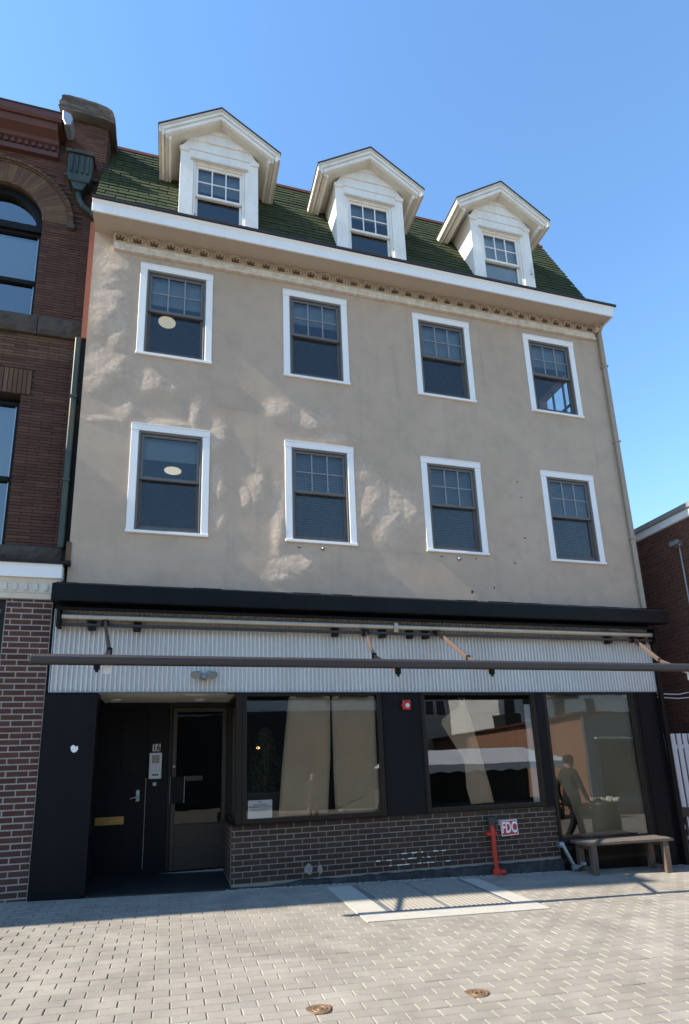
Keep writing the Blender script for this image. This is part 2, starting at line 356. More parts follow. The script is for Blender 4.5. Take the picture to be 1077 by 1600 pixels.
def pieces(parent, name, mat, items, rot, limit=300, rest='stuff_rest', order=None, depth=.06, c=.004):
    """items: (world position of the front centre, length, height). first `limit` are objects, the rest one joined part."""
    if order: items = sorted(items, key=order)
    for p, l, h in items[:limit]:
        o = link(name, piece_mesh(mat, round(l, 2) if l > .04 else round(l, 3), depth, h, c), parent)
        o.matrix_basis = Matrix.Translation(p) @ rot
    if items[limit:]:
        m = MB()
        for p, l, h in items[limit:]:
            me = piece_mesh(mat, round(l, 2) if l > .04 else round(l, 3), depth, h, c); mx = Matrix.Translation(p) @ rot
            m.add([mx @ v.co for v in me.vertices], [tuple(q.vertices) for q in me.polygons])
        o = m.build(rest, mat, parent); o['kind'] = 'stuff'; return o
ROT_F = Matrix.Identity(4)                                   # faces -y
ROT_L = Matrix.Rotation(-math.pi/2, 4, 'Z')                  # faces -x (local -y -> -x)
ROT_R = Matrix.Rotation(math.pi/2, 4, 'Z')                   # faces +x
def courses(u0, u1, z0, z1, L, Hc, j, holes=(), off=.5, phase=0, seed=1):
    """bond of bricks clipped to holes (u0,u1,z0,z1): list of (ucentre, zcentre, length, height)"""
    out = []; rr = random.Random(seed); k = 0; z = z0
    while z + Hc*.55 < z1:
        h = min(Hc, z1-z); zc = z+h/2
        spans = [(u0, u1)]
        for a, b, c, d in holes:
            if c < zc < d:
                ns = []
                for s, e in spans:
                    if b <= s or a >= e: ns.append((s, e)); continue
                    if a-s > .02: ns.append((s, a))
                    if e-b > .02: ns.append((b, e))
                spans = ns
        sh = phase+(L*off if k % 2 else 0)
        for s, e in spans:
            u = u0-L+sh
            while u < e:
                a, b = max(u, s), min(u+L, e)
                if b-a > .035: out.append(((a+b)/2, zc, b-a-j, h-j))
                u += L
        z += Hc; k += 1
    return out

# ------------------------------------------------------------------ ground
ex = Vector((1, 0, GB)).normalized(); ey = Vector((0, 1, GC)).normalized(); en = ex.cross(ey).normalized(); ey = en.cross(ex)
def gp(x, y, h=0): return Vector((x, y, gz(x, y)+h))
m = MB(); m.add([gp(-120, -120, -.007), gp(120, -120, -.007), gp(120, 60, -.007), gp(-120, 60, -.007)], [(0, 1, 2, 3)])
ground = struct(m.build('ground', 'sand'))
HATCH = (2.65, 4.77, -1.86, -.20)
PL, PW = .2266, .1135
# local x -> ex, local z -> ey, local -y -> en
ROT_U = Matrix(((ex.x, -en.x, ey.x, 0), (ex.y, -en.y, ey.y, 0), (ex.z, -en.z, ey.z, 0), (0, 0, 0, 1)))
items = []
CAPS = ((1.69, -3.77), (2.83, -3.80))
for r in range(-26, 36):
    y = -3.667+r*PW
    if y > -.09 or y < -6.6: continue
    off = .74+PL/2+(PL/2 if r % 2 else 0)
    for k in range(-22, 42):
        x = off+k*PL
        a, b = x-PL/2, x+PL/2
        if y > -.16-PW/2 and -.25 < b and a < 1.5: pass
        if HATCH[2] < y < HATCH[3]:
            if b > HATCH[0] and a < HATCH[1]:
                if a < HATCH[0]-.04: b = HATCH[0]
                elif b > HATCH[1]+.04: a = HATCH[1]
                else: continue
        items.append((gp((a+b)/2, y, rng.normal(0, .0012)), b-a-.008, PW-.003))
camp = Vector(M.translation)
vis = [i for i in items if i[0].y > -4.3 and -1.6 < i[0].x < 8]
def seen(i):
    d = i[0]-camp; D = d.dot(fw); u = PPX+F_*d.dot(r2)/D; v_ = PPY-F_*d.dot(u2)/D
    return -20 < u < 1097 and v_ < 1615
def porder(i):
    return (0 if seen(i) else 1, (i[0]-camp).length)
pieces(ground, 'paver', 'paver', items, ROT_U, 300, 'paver_field', porder, depth=.05, c=.005)

# cellar hatch set in the paving
ht = thing('cellar_hatch', 'steel ribbed cellar hatch in a pale concrete frame beside the brick base', 'hatch', gp(3.7, -1.0))
m = MB()
def slab(m, x0, x1, y0, y1, h0, h1):
    m.add([gp(x0,y0,h0),gp(x1,y0,h0),gp(x1,y1,h0),gp(x0,y1,h0),gp(x0,y0,h1),gp(x1,y0,h1),gp(x1,y1,h1),gp(x0,y1,h1)], [(0,3,2,1),(4,5,6,7),(0,1,5,4),(1,2,6,5),(2,3,7,6),(3,0,4,7)])
hx0, hx1, hy0, hy1 = 2.65, 4.77, -1.86, -.20
slab(m, hx0, hx1, hy0, hy0+.30, -.04, .006); slab(m, hx0, hx0+.33, hy0+.302, hy1, -.04, .006); slab(m, hx1-.24, hx1, hy0+.302, hy1, -.04, .006)
m.build('concrete_frame', 'concrete', ht, bevel=.004)
m = MB(); slab(m, hx0+.335, hx1-.245, hy0+.305, hy1, -.04, -.0045); m.build('steel_plate', 'grate', ht)
m = MB(); slab(m, hx0+.335, hx0+.40, hy0+.31, hy1, -.005, .004); slab(m, hx1-.30, hx1-.245, hy0+.31, hy1, -.005, .004); slab(m, hx0+.402, hx1-.302, hy0+.31, hy0+.335, -.005, .004); slab(m, 3.70, 3.725, hy0+.337, hy1, -.005, .004); m.build('rim', 'steel', ht)
bx0, bx1 = hx0+.41, hx1-.31; nb = 24
m = MB(); m.box(-.016, .016, -.007, 0, -(hy1-hy0-.36)/2, (hy1-hy0-.36)/2); rib = m.mesh('rib', 'grate')
for i in range(nb):
    x = bx0+(bx1-bx0)*(i+.5)/nb
    if abs(x-3.7125) < .03: continue
    o = link('rib', rib, ht); o.matrix_basis = Matrix.Translation(gp(x, (hy0+.345+hy1)/2, .0005)) @ ROT_U @ Matrix.Translation((0, .004, 0))
# two brass cleanout covers
for (x, y), lab, knob in zip(CAPS, ('round brass cleanout cover in the pavers, nearer the left door side', 'round brass cleanout cover in the pavers, the one with two lugs to the right'), (0, 1)):
    cv = thing('cleanout_cover', lab, 'cleanout cover', gp(x, y), 'brass covers in the paving')
    m = MB(); m.lathe([(.078, -.02), (.078, .004), (.072, .008), (.066, .005), (.052, .005), (.048, .009), (.040, .009), (.036, .005)] + ([(.022, .005), (.018, .010), (.002, .010)] if not knob else [(.002, .005)]), gp(x, y), 28)
    o = m.build('cover', 'bronze_cap', cv); auto_smooth(o)
    if knob:
        for sx in (-.02, .02):
            m = MB(); m.lathe([(.014, 0), (.013, .010), (.004, .012)], gp(x+sx, y, .004), 12); m.build('lug', 'bronze_cap', cv)
    m = MB()
    n = 28; ring = []
    for k in range(n):
        th = 2*math.pi*k/n; ring.append(gp(x+.086*math.cos(th)*(1+.12*math.sin(3*th+knob)), y+.086*math.sin(th)*(1+.1*math.cos(2*th)), .0035))
    m.add(ring, [tuple(range(n))]); m.build('mortar_bed', 'bronze_cap', cv)

# ------------------------------------------------------------------ the stucco building
BX0, BX1 = -.69, 8.46
bld = thing('stucco_building', 'tan stucco building with three white dormers, green shingles and a black shopfront', 'building', (3.9, 0, 0))
WINS = [(0.0, 1.095, 7.43, 9.062, 0), (2.224, 3.315, 7.42, 9.060, 1), (4.52, 5.61, 7.435, 9.058, 2), (6.725, 7.81, 7.438, 9.058, 3),
        (0.0, 1.10, 4.597, 6.274, 4), (2.224, 3.322, 4.62, 6.277, 5), (4.478, 5.56, 4.618, 6.268, 6), (6.735, 7.815, 4.598, 6.267, 7)]
# wall: fine grid with old stucco unevenness plus ramps added to catch the sun
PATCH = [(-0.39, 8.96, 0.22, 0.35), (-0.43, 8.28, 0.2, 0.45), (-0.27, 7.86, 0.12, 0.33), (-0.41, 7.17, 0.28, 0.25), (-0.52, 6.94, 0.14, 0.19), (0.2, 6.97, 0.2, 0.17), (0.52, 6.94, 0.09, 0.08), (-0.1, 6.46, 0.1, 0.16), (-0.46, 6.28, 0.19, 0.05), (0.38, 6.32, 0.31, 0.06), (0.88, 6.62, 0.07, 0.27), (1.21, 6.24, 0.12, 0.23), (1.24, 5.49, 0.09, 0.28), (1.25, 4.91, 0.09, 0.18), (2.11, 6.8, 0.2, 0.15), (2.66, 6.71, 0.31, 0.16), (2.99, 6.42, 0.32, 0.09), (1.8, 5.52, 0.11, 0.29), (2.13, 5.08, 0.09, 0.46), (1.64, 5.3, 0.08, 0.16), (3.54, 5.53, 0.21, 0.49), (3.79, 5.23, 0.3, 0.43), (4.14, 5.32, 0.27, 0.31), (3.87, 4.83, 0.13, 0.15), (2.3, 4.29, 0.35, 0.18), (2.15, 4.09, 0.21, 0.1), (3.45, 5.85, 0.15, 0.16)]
def vnoise(X, Z, s, seed):
    g = np.random.default_rng(seed).random((int((X.max()-X.min())/s)+4, int((Z.max()-Z.min())/s)+4))
    a = (X-X.min())/s; b = (Z-Z.min())/s; i = a.astype(int); j = b.astype(int); a = a-i; b = b-j
    a = a*a*(3-2*a); b = b*b*(3-2*b)
    return (g[i, j]*(1-a)+g[i+1, j]*a)*(1-b)+(g[i, j+1]*(1-a)+g[i+1, j+1]*a)*b-.5
ST = .0088
xs = np.arange(BX0, BX1+.001, ST); zs = np.arange(3.60, 9.53, ST); nx, nz = len(xs), len(zs)
X, Z = np.meshgrid(xs, zs, indexing='ij')
ns = vnoise(X, Z, .11, 5)*.9+vnoise(X, Z, .045, 6)*.7
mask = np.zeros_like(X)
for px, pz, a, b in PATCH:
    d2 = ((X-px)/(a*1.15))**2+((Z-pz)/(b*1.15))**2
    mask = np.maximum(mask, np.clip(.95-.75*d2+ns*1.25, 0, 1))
rough = (vnoise(X, Z, .019, 1)*.75+vnoise(X, Z, .034, 2)*.7)
sun_ramp = np.zeros_like(X)
for px, pz, a, b in PATCH:
    r_ = min(.26, 1.35*min(a, b)+.04); s_ = (X-px)*.77-(Z-pz)*.64
    g_ = np.exp(-(((X-px)/(a*1.3))**2+((Z-pz)/(b*1.3))**2)**1.5)
    sun_ramp = np.maximum(sun_ramp, g_*np.clip(.064*(s_+r_), 0, .030))  # ramps tilted towards the sun so the patches light up
D = .0014*mask*rough + sun_ramp*(.85+.34*vnoise(X, Z, .15, 12)+.13*vnoise(X, Z, .06, 13)) + .0005*vnoise(X, Z, .022, 9)*(vnoise(X, Z, .5, 8)+.25) + .003*vnoise(X, Z, .9, 3) + .0012*vnoise(X, Z, .25, 4)*(X < 5)
D = D*np.clip((9.5-Z)/.1, 0, 1)
co = np.stack([X, -D, Z], -1).reshape(-1, 3)
I, J = np.meshgrid(np.arange(nx-1), np.arange(nz-1), indexing='ij')
xc, zc = (xs[:-1]+ST/2)[I], (zs[:-1]+ST/2)[J]
keep = np.ones(I.shape, bool)
for x0, x1, z0, z1, k in WINS: keep &= ~((xc > x0+.06) & (xc < x1-.06) & (zc > z0+.05) & (zc < z1-.06))
i0 = (I*nz+J)[keep]; q = np.stack([i0, i0+nz, i0+nz+1, i0+1], -1).astype(np.int32)
me = bpy.data.meshes.new('stucco_wall'); me.vertices.add(len(co)); me.vertices.foreach_set('co', co.astype(np.float32).ravel())
me.loops.add(q.size); me.loops.foreach_set('vertex_index', q.ravel()); me.polygons.add(len(q)); me.polygons.foreach_set('loop_start', np.arange(0, q.size, 4, dtype=np.int32))
me.polygons.foreach_set('use_smooth', np.ones(len(q), bool)); me.attributes.new('sun_patch', 'FLOAT', 'POINT').data.foreach_set('value', mask.astype(np.float32).ravel()); me.materials.append(MT['stucco']); me.update(calc_edges=True); me.validate()
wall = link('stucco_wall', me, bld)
# shell behind: sides, back, floors (so that no light leaks through)
m = MB()
m.box(BX0+.002, BX0+.25, .02, 9, -.1, 9.7)
m.box(BX0, BX1, 8.8, 9.0, -.1, 9.7)
# right side wall with one opening by the corner upstairs
m.box(BX1-.22, BX1-.002, .02, .75, -.3, 9.7); m.box(BX1-.22, BX1-.002, 1.75, 9, -.3, 9.7); m.box(BX1-.22, BX1-.002, .75, 1.75, -.3, 7.75); m.box(BX1-.22, BX1-.002, .75, 1.75, 9.05, 9.7)
m.build('side_wall', 'soffit_tan', bld)
m = MB()
m.box(BX0+.25, BX1-.22, .02, 8.8, 3.55, 3.80); m.box(BX0+.25, BX1-.22, .14, 8.8, 6.75, 7.0); m.box(BX0+.25, BX1-.22, .05, 8.8, 9.34, 9.5)
for x in (1.7, 3.9, 6.1): m.box(x-.05, x+.05, .05, 5.0, 3.8, 6.75); m.box(x-.05, x+.05, .05, 5.0, 7.0, 9.34)
m.box(BX0+.25, BX1-.22, 5.0, 5.1, 3.8, 9.34)
m.build('room_partition', 'room', bld)
m = MB()
for z0, z1 in ((3.8, 6.75), (7.0, 9.34)):
    pass
# glazing bars of the side opening
m.box(BX1-.12, BX1-.08, .75, 1.75, 8.40, 8.44); m.box(BX1-.12, BX1-.08, 1.06, 1.09, 7.75, 9.05); m.box(BX1-.12, BX1-.08, 1.40, 1.43, 7.75, 9.05)
m.build('side_glazing_bar', 'sash', bld)

def sash_window(parent, name, x0, x1, z0, z1, y, cas, mats, lites_low=False, one_over=False, blind=None, meeting=None, casing=True, sillw=True, sash_m='sash', bars='muntin', depth=.10):
    """casing + two sashes + panes; returns the window part"""
    wx0, wx1, wz0, wz1 = x0+cas, x1-cas, z0+.045, z1-cas
    m = MB()
    if casing:
        m.box(x0-.004, x1+.004, y-.019, y+.012, z1-cas, z1)          # head
        m.box(x0, x0+cas, y-.016, y+.012, z0+.043, z1-cas-.002); m.box(x1-cas, x1, y-.016, y+.012, z0+.043, z1-cas-.002)
        w = m.build(name, mats, parent, bevel=.003)
        m = MB(); m.box(x0-.008, x1+.008, y-.034, y+.03, z0, z0+.041); m.build('sill', mats, w, bevel=.004)
        m = MB(); m.box(x0-.002, x1+.002, y-.028, y-.0195, z1-.006, z1+.008); m.box(wx0-.012, wx0+.004, y-.010, y+.02, wz0, wz1-.002); m.box(wx1-.004, wx1+.012, y-.010, y+.02, wz0, wz1-.002); m.build('drip_cap', mats, w)
    else: w = None
    fr = .035
    m = MB(); d0, d1 = y-.006, y+depth
    m.box(wx0+.001, wx0+fr, d0, d1, wz0, wz1); m.box(wx1-fr, wx1-.001, d0, d1, wz0, wz1); m.box(wx0+fr, wx1-fr, d0, d1, wz1-fr, wz1-.001); m.box(wx0+fr, wx1-fr, d0+.01, d1, wz0, wz0+.03)
    if w is None: w = m.build(name, sash_m, parent, bevel=.002)
    else: m.build('jamb', sash_m, w, bevel=.002)
    ix0, ix1, iz0, iz1 = wx0+fr, wx1-fr, wz0+.03, wz1-fr
    mt = meeting if meeting is not None else iz0+(iz1-iz0)*.52
    sw = .042
    def sash(za, zb, yy, nm, bot):
        m = MB()
        m.box(ix0+.001, ix0+sw, yy, yy+.035, za, zb); m.box(ix1-sw, ix1-.001, yy, yy+.035, za, zb); m.box(ix0+sw, ix1-sw, yy, yy+.035, zb-sw, zb); m.box(ix0+sw, ix1-sw, yy, yy+.035, za, za+bot)
        return m.build('sash', sash_m, w, bevel=.003), (ix0+sw, ix1-sw, za+bot, zb-sw)
    s1, g1 = sash(mt-.01, iz1-.001, y+.018, 'upper', .045)
    s2, g2 = sash(iz0+.001, mt+.045, y+.058, 'lower', .07)
    # panes
    def pane(a, b, c, d, yy):
        m = MB(); m.add([(a, yy, c), (b, yy, c), (b, yy, d), (a, yy, d)], [(0, 1, 2, 3)]); return m.build('pane', 'glass', w)
    a, b, c, d = g1
    if one_over: pane(a, b, c, d, y+.036)
    else:
        cs = [a+(b-a)*i/3 for i in range(4)]; rs = [c, c+(d-c)*.5, d]
        for i in range(3):
            for j in range(2): pane(cs[i]+.006*(i > 0), cs[i+1]-.006*(i < 2), rs[j]+.006*(j > 0), rs[j+1]-.006*(j < 1), y+.036)
        m = MB()
        for i in (1, 2): m.box(cs[i]-.009, cs[i]+.009, y+.024, y+.040, c, d)
        m.box(a, b, y+.0255, y+.039, rs[1]-.008, rs[1]+.008)
        m.build('muntin', bars, w)
    pane(*g2, y+.076)
    if casing: m = MB(); a, b, c, d = g2; m.add([(a-.02, y+.052, c-.02), (b+.02, y+.052, c-.02), (b+.02, y+.052, d), (a-.02, y+.052, d)], [(0, 1, 2, 3)]); m.build('insect_screen', 'screen', w)
    if blind:
        fa, kind = blind
        za = iz1-(iz1-iz0)*fa; zb = iz1
        m = MB()
        if kind == 'slats':
            n = int((zb-za)/.028)
            for i in range(n):
                zz = za+(zb-za)*(i+.5)/n
                m.add([(ix0+.01, y+.105, zz-.013), (ix1-.01, y+.105, zz-.013), (ix1-.01, y+.118, zz+.013), (ix0+.01, y+.118, zz+.013)], [(0, 1, 2, 3)])
        else:
            m.box(ix0+.01, ix1-.01, y+.105, y+.110, za, zb); m.box(ix0+.01, ix1-.01, y+.100, y+.116, za-.03, za)
        m.build('blind', 'blind' if kind != 'pale' else 'blind_lt', w)
    return w
BL = [(.33, 'shade'), (.26, 'shade'), (.38, 'shade'), (.29, 'shade'), (.225, 'shade'), (.97, 'slats'), (.97, 'slats'), (.97, 'slats')]
for x0, x1, z0, z1, k in WINS:
    sash_window(bld, 'window', x0, x1, z0, z1, 0, .10, 'white', one_over=(k == 4), blind=BL[k])
    m = MB(); a, b, c, d = x0+.06, x1-.06, z0+.05, z1-.06
    m.box(a-.02, a+.04, .012, .16, c, d); m.box(b-.04, b+.02, .012, .16, c, d); m.box(a, b, .012, .16, d-.05, d+.02); m.box(a, b, .012, .16, c-.02, c+.02); m.build('reveal', 'sash', bld)

# eaves: soffit, fascia, frieze
m = MB(); m.box(BX0, 8.46, -.372, .02, 9.500, 9.52); m.build('soffit', 'eave_tan', bld)
m = MB(); m.box(BX0-.004, 8.50, -.402, -.374, 9.466, 9.640); m.prism([(-.402, 9.612), (-.428, 9.648), (-.428, 9.668), (-.38, 9.668), (-.38, 9.641), (-.402, 9.641)], 'x', BX0-.004, 8.525); m.box(8.472, 8.50, -.374, .3, 9.466, 9.640)
m.build('fascia', 'white', bld, bevel=.003)
m = MB(); m.box(BX0-.012, 8.555, -.450, -.33, 9.670, 9.706); m.build('drip_edge', 'flash', bld)
# plaster moulding with ornament course
FX0, FX1 = -.36, 8.28
m = MB(); prof = [(0.0, 9.205), (-.055, 9.205), (-.060, 9.225), (-.040, 9.240), (-.034, 9.315), (-.040, 9.325), (-.040, 9.340), (0.0, 9.340)]
m.prism([(a, b) for a, b in prof], 'x', FX0-.05, FX1+.06); m.build('frieze_moulding', 'plaster', bld)
for i in range(14):       # raised discs along the moulding
    x = FX0+.02+(FX1-FX0)*(i+.2)/14
    m = MB(); m.lathe([(.050, 0), (.050, -.012), (.042, -.016), (.036, -.010), (.004, -.012)], (x, -.034, 9.280), 20, 'y'); m.build('disc', 'plaster', bld)
m = MB(); m.box(FX0-.06, FX1+.03, -.045, 0, 9.342, 9.498); m.build('ornament_band', 'ornament', bld)
m = MB()                  # one palmette in a horseshoe arch
def ringarc(m, r0, r1, y0, y1, a0, a1, n, cx=0, cz=0):
    for k in range(n):
        ta, tb = a0+(a1-a0)*k/n, a0+(a1-a0)*(k+1)/n
        p = [(r0, ta), (r1, ta), (r1, tb), (r0, tb)]
        vs = [(cx+q*math.cos(t_), y, cz+q*math.sin(t_)) for y in (y0, y1) for q, t_ in p]
        m.add(vs, [(0,1,2,3),(4,7,6,5),(0,4,5,1),(1,5,6,2),(2,6,7,3),(3,7,4,0)])
ringarc(m, .070, .092, -.034, 0, R(-25), R(205), 12)
pal_ring = m.mesh('palmette', 'ornament'); m = MB()
for a, L in ((90, .078), (55, .076), (125, .076), (18, .056), (162, .056)):
    c_, s_ = math.cos(R(a)), math.sin(R(a)); o_ = Vector((0, 0, -.046)); d_ = Vector((c_, 0, s_)); n_ = Vector((-s_, 0, c_))
    p = [o_, o_+d_*L*.6+n_*.017, o_+d_*L*1.62, o_+d_*L*.6-n_*.017]
    m.add([(q.x, -.004, q.z) for q in p]+[((o_+d_*L*.75).x, -.016, (o_+d_*L*.75).z)], [(0, 1, 4), (1, 2, 4), (2, 3, 4), (3, 0, 4)])
pal = m.mesh('palmette_shade_leaves', 'ornament_back')
m = MB(); m.prism([(-.036, -.055), (.036, -.055), (.020, .01), (0, .05), (-.020, .01)], 'y', -.030, 0); drop = m.mesh('drop', 'ornament')
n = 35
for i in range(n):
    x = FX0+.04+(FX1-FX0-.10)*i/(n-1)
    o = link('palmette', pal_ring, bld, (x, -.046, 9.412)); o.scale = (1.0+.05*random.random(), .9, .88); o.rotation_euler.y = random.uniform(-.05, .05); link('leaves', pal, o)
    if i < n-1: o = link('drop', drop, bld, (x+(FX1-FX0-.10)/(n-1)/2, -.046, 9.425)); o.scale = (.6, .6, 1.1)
for x in (FX1+.06,):
    m = MB(); m.lathe([(.004, -.045), (.045, -.04), (.062, -.015), (.062, .015), (.045, .04), (.004, .045)], (x, -.085, 9.40), 16, 'x'); m.box(x-.04, x+.07, -.15, 0, 9.455, 9.499); m.build('scroll_bracket', 'ornament', bld, smooth=False)
# downspout on the right corner
m = MB(); m.tube([(8.43, -.15, 9.49), (8.43, -.10, 9.43), (8.43, -.055, 9.36), (8.43, -.05, 3.80)], .043, 10); ds = m.build('downspout', 'soffit_tan', bld, smooth=False); auto_smooth(ds, 50)
for z in (5.1, 7.0, 8.6): m = MB(); m.box(8.375, 8.485, -.097, -.002, z, z+.03); m.build('pipe_strap', 'soffit_tan', ds)

# mansard roof
EY, EZ, RY, RZ = -.345, 9.675, .83, 12.19
sl = Vector((0, RY-EY, RZ-EZ)); SLEN = sl.length; sl.normalize(); rn = Vector((0, -sl.z, sl.y))
XR0, XR1b, XR1t = BX0+.0, 8.03, 8.10
m = MB(); b0 = .03
m.add([(XR0, EY+.02, EZ-.03), (XR1b, EY+.02, EZ-.03), (XR1t, RY+.02, RZ-.02), (XR0, RY+.02, RZ-.02), (XR0, 5, RZ-.02), (XR1t, 5, RZ-.02), (XR0, 5, EZ-.03), (XR1b, 5, EZ-.03)],
      [(0, 1, 2, 3), (3, 2, 5, 4), (1, 7, 5, 2), (0, 3, 4, 6), (6, 4, 5, 7)])
roof = m.build('roof', 'roofdeck', bld)
DORM = [(1.15, .0), (3.73, .0), (6.31, .0)]; FHW, EHW = .625, .966; DY = -.30; DFY = -.50; DEZ, DAZ = 11.285, 11.935
EXP = .135; rows = int(SLEN/EXP)+1; items = []
Rsh = Matrix(((1, 0, 0, 0), (0, -rn.y, sl.y, 0), (0, -rn.z, sl.z, 0), (0, 0, 0, 1))) @ Matrix.Rotation(R(-5.0), 4, 'X')
for r in range(rows):
    s_ = (r+.5)*EXP
    if s_ > SLEN-.03: continue
    p = Vector((0, EY, EZ))+sl*s_; xr = XR1b+(XR1t-XR1b)*s_/SLEN+.02
    u = XR0-(.15 if r % 2 else 0)-random.random()*.03
    while u < xr:
        w = .30; a, b = max(u, XR0), min(u+w, xr); u += w
        if b-a < .05: continue
        xm = (a+b)/2
        inside = any(abs(xm-cx) < FHW-.16 and p.z < DEZ-.15 for cx, _ in DORM)
        if inside: continue
        items.append((Vector((xm, p.y, p.z))+rn*(.020+random.uniform(0, .006)), b-a-.009, EXP-.009))
pieces(roof, 'shingle', 'shingle', items, Rsh, 300, 'shingle_rest', lambda i: (i[0].z), depth=.016, c=.003)
m = MB(); m.box(XR0, XR1t+.03, RY-.03, RY+.16, RZ-.01, RZ+.045); m.build('ridge_cap', 'ridge', roof)
m = MB(); m.bar((7.98, .82, 12.20), (7.98, .86, 12.30), .10, .10); m.build('ridge_end', 'ridge', roof)

# dormers
for di, (cx, _) in enumerate(DORM):
    h = DAZ-DEZ; slope = h/EHW
    def gable(hw, drop):          # gable outline: apex lowered by drop, half width hw
        za = DAZ-drop; return [(cx-hw, za-slope*hw), (cx, za), (cx+hw, za-slope*hw)]
    # body: face boards and cheeks
    m = MB()
    ZB, ZT = 9.66, DEZ-.10
    wx0, wx1, wz1 = cx-.415, cx+.405, 10.975
    m.box(cx-FHW, wx0, DY, DY+.04, ZB, ZT); m.box(wx1, cx+FHW, DY, DY+.04, ZB, ZT); m.box(wx0, wx1, DY, DY+.04, wz1, ZT)
    d = m.build('dormer', 'white_old', bld, bevel=.003)
    for s_ in (-1, 1):
        m = MB(); x = cx+s_*FHW; a, b = (x-.03, x) if s_ > 0 else (x, x+.03)
        m.prism([(DY+.041, ZB), (.9, ZB), (.9, ZT+.1), (DY+.041, ZT+.1)], 'x', a, b)
        m.build('cheek', 'white_old', d)
    # tympanum with clapboards
    for k in range(3):
        za, zb = ZT+.002+k*.21, ZT+.002+(k+1)*.21
        wa = min(FHW, (DAZ-.20-za)/slope); wb = max(.0, (DAZ-.20-zb)/slope)
        if wa < .05: continue
        m = MB(); yb, yt = DY-.012, DY+.012
        m.add([(cx-wa, yb, za), (cx+wa, yb, za), (cx+wb, yt, zb), (cx-wb, yt, zb), (cx-wa, DY+.05, za), (cx+wa, DY+.05, za)], [(0, 1, 2, 3), (0, 4, 5, 1)]); m.build('clapboard', 'white_old', d)
    # capital blocks at the cheek tops
    for s_ in (-1, 1):
        m = MB(); x = cx+s_*(FHW-.06); m.box(x-.075, x+.075, DY-.022, DY+.03, ZT-.06, ZT+.015); m.build('corner_block', 'white_old', d, bevel=.004)
    # roof slabs: shingle skin, crown, bed moulding, each a bent band running front to back
    def band(hw, d0, d1, y0, y1, mat, nm, side=None):
        o_, i_ = gable(hw, d0), gable(hw, d1)
        poly = [o_[0], o_[1], o_[2], i_[2], i_[1], i_[0]]
        m = MB(); m.prism(poly, 'y', y0, y1); return m.build(nm, mat, d)
    band(EHW+.012, -.022, .0, DFY-.012, 1.0, 'flash', 'dormer_roofing')
    band(EHW, .001, .040, DFY, 1.0, 'cream', 'crown_moulding')
    band(EHW-.030, .0405, .098, DFY+.016, 1.0, 'white_old', 'crown_moulding')
    band(EHW-.075, .0985, .128, DFY+.034, 1.0, 'cream', 'crown_moulding')
    band(EHW-.098, .1285, .185, DFY+.030, 1.0, 'white_old', 'bed_moulding')
    band(EHW-.165, .1855, .215, DFY+.075, 1.0, 'cream', 'soffit_board')
    # eave fascia strips along the sides: vertical mouldings
    for s_ in (-1, 1):
        for dx, z0_, z1_, mt_ in ((.0, -.115, -.0, 'cream'), (.045, -.16, -.05, 'white_old'), (.10, -.215, -.08, 'cream'), (.15, -.235, -.1, 'white_old')):
            x = cx+s_*(EHW-dx-.022); ze = DEZ+slope*dx
            m = MB(); m.box(x-.022, x+.022, DFY+.004+dx*.5, 1.0, ze+z0_-.02, ze+z1_-.03); m.build('eave_moulding', mt_, d)
    m = MB(); m.box(wx0-.05, wx1+.05, DY-.03, DY-.001, wz1, wz1+.032); m.build('head_trim', 'cream', d)
    sash_window(d, 'dormer_window', wx0, wx1, 9.62, wz1, DY+.03, .001, None, one_over=False, blind=[(.32, 'shade'), (.2, 'shade'), (.97, 'pale')][di], meeting=10.325, casing=False, sash_m='white_old', bars='signwhite', depth=.07)
    m = MB(); m.box(cx-FHW+.04, cx+FHW-.04, .6, .62, 9.6, ZT); m.box(cx-FHW+.04, cx+FHW-.04, -.2, .6, 9.55, 9.6); m.build('dormer_room', 'room', d)
    if di == 2:
        m = MB(); m.tube([(cx+.56, DY-.03, 10.38), (cx+.565, DY-.035, 10.2), (cx+.575, DY-.04, 10.05)], .012, 8); m.box(cx+.53, cx+.60, DY-.035, DY-.001, 10.14, 10.24); m.build('cable_clamp', 'whiteplastic', d)

# ------------------------------------------------------------------ shopfront
# black cornice over the shop
m = MB(); m.prism([(0.0, 3.845), (-.305, 3.738), (-.316, 3.728), (-.318, 3.535), (-.316, 3.512), (-.19, 3.512), (-.19, 3.545), (-.03, 3.545), (0.0, 3.60)], 'x', -.80, 8.64)
m.build('shop_cornice', 'black', bld, bevel=.006)
m = MB(); rr = random.Random(3)
x = -.78
while x < 8.4:
    w = rr.uniform(.15, .5); m.prism([(0, 3.848), (-.10-rr.random()*.06, 3.808-rr.random()*.006), (-.12, 3.79), (0, 3.83)], 'x', x, x+w); x += w+rr.uniform(.0, .2)
m.build('cornice_flashing', 'parge', bld)['kind'] = 'stuff'
# corrugated panel
P_ = .0575; x = -.775; poly = []
while x < 8.485:
    poly += [(x, -.014), (x+.005, -.048), (x+.019, -.048), (x+.024, -.014)]; x += P_
vs = []; fs = []
for (a, b) in poly: vs += [(a, b, 2.415), (a, b, 3.47)]
for i in range(len(poly)-1): fs.append((2*i, 2*i+2, 2*i+3, 2*i+1))
m = MB(); m.add(vs, fs); m.build('corrugated_panel', 'corr', bld)
m = MB(); m.box(-.785, 8.49, -.052, -.016, 2.400, 2.414); m.box(-.79, -.778, -.052, -.01, 2.415, 3.47); m.build('panel_edge', 'steel', bld)
m = MB(); m.box(-.78, 8.49, -.004, .02, 2.40, 3.60); m.build('panel_backing', 'black2', bld)
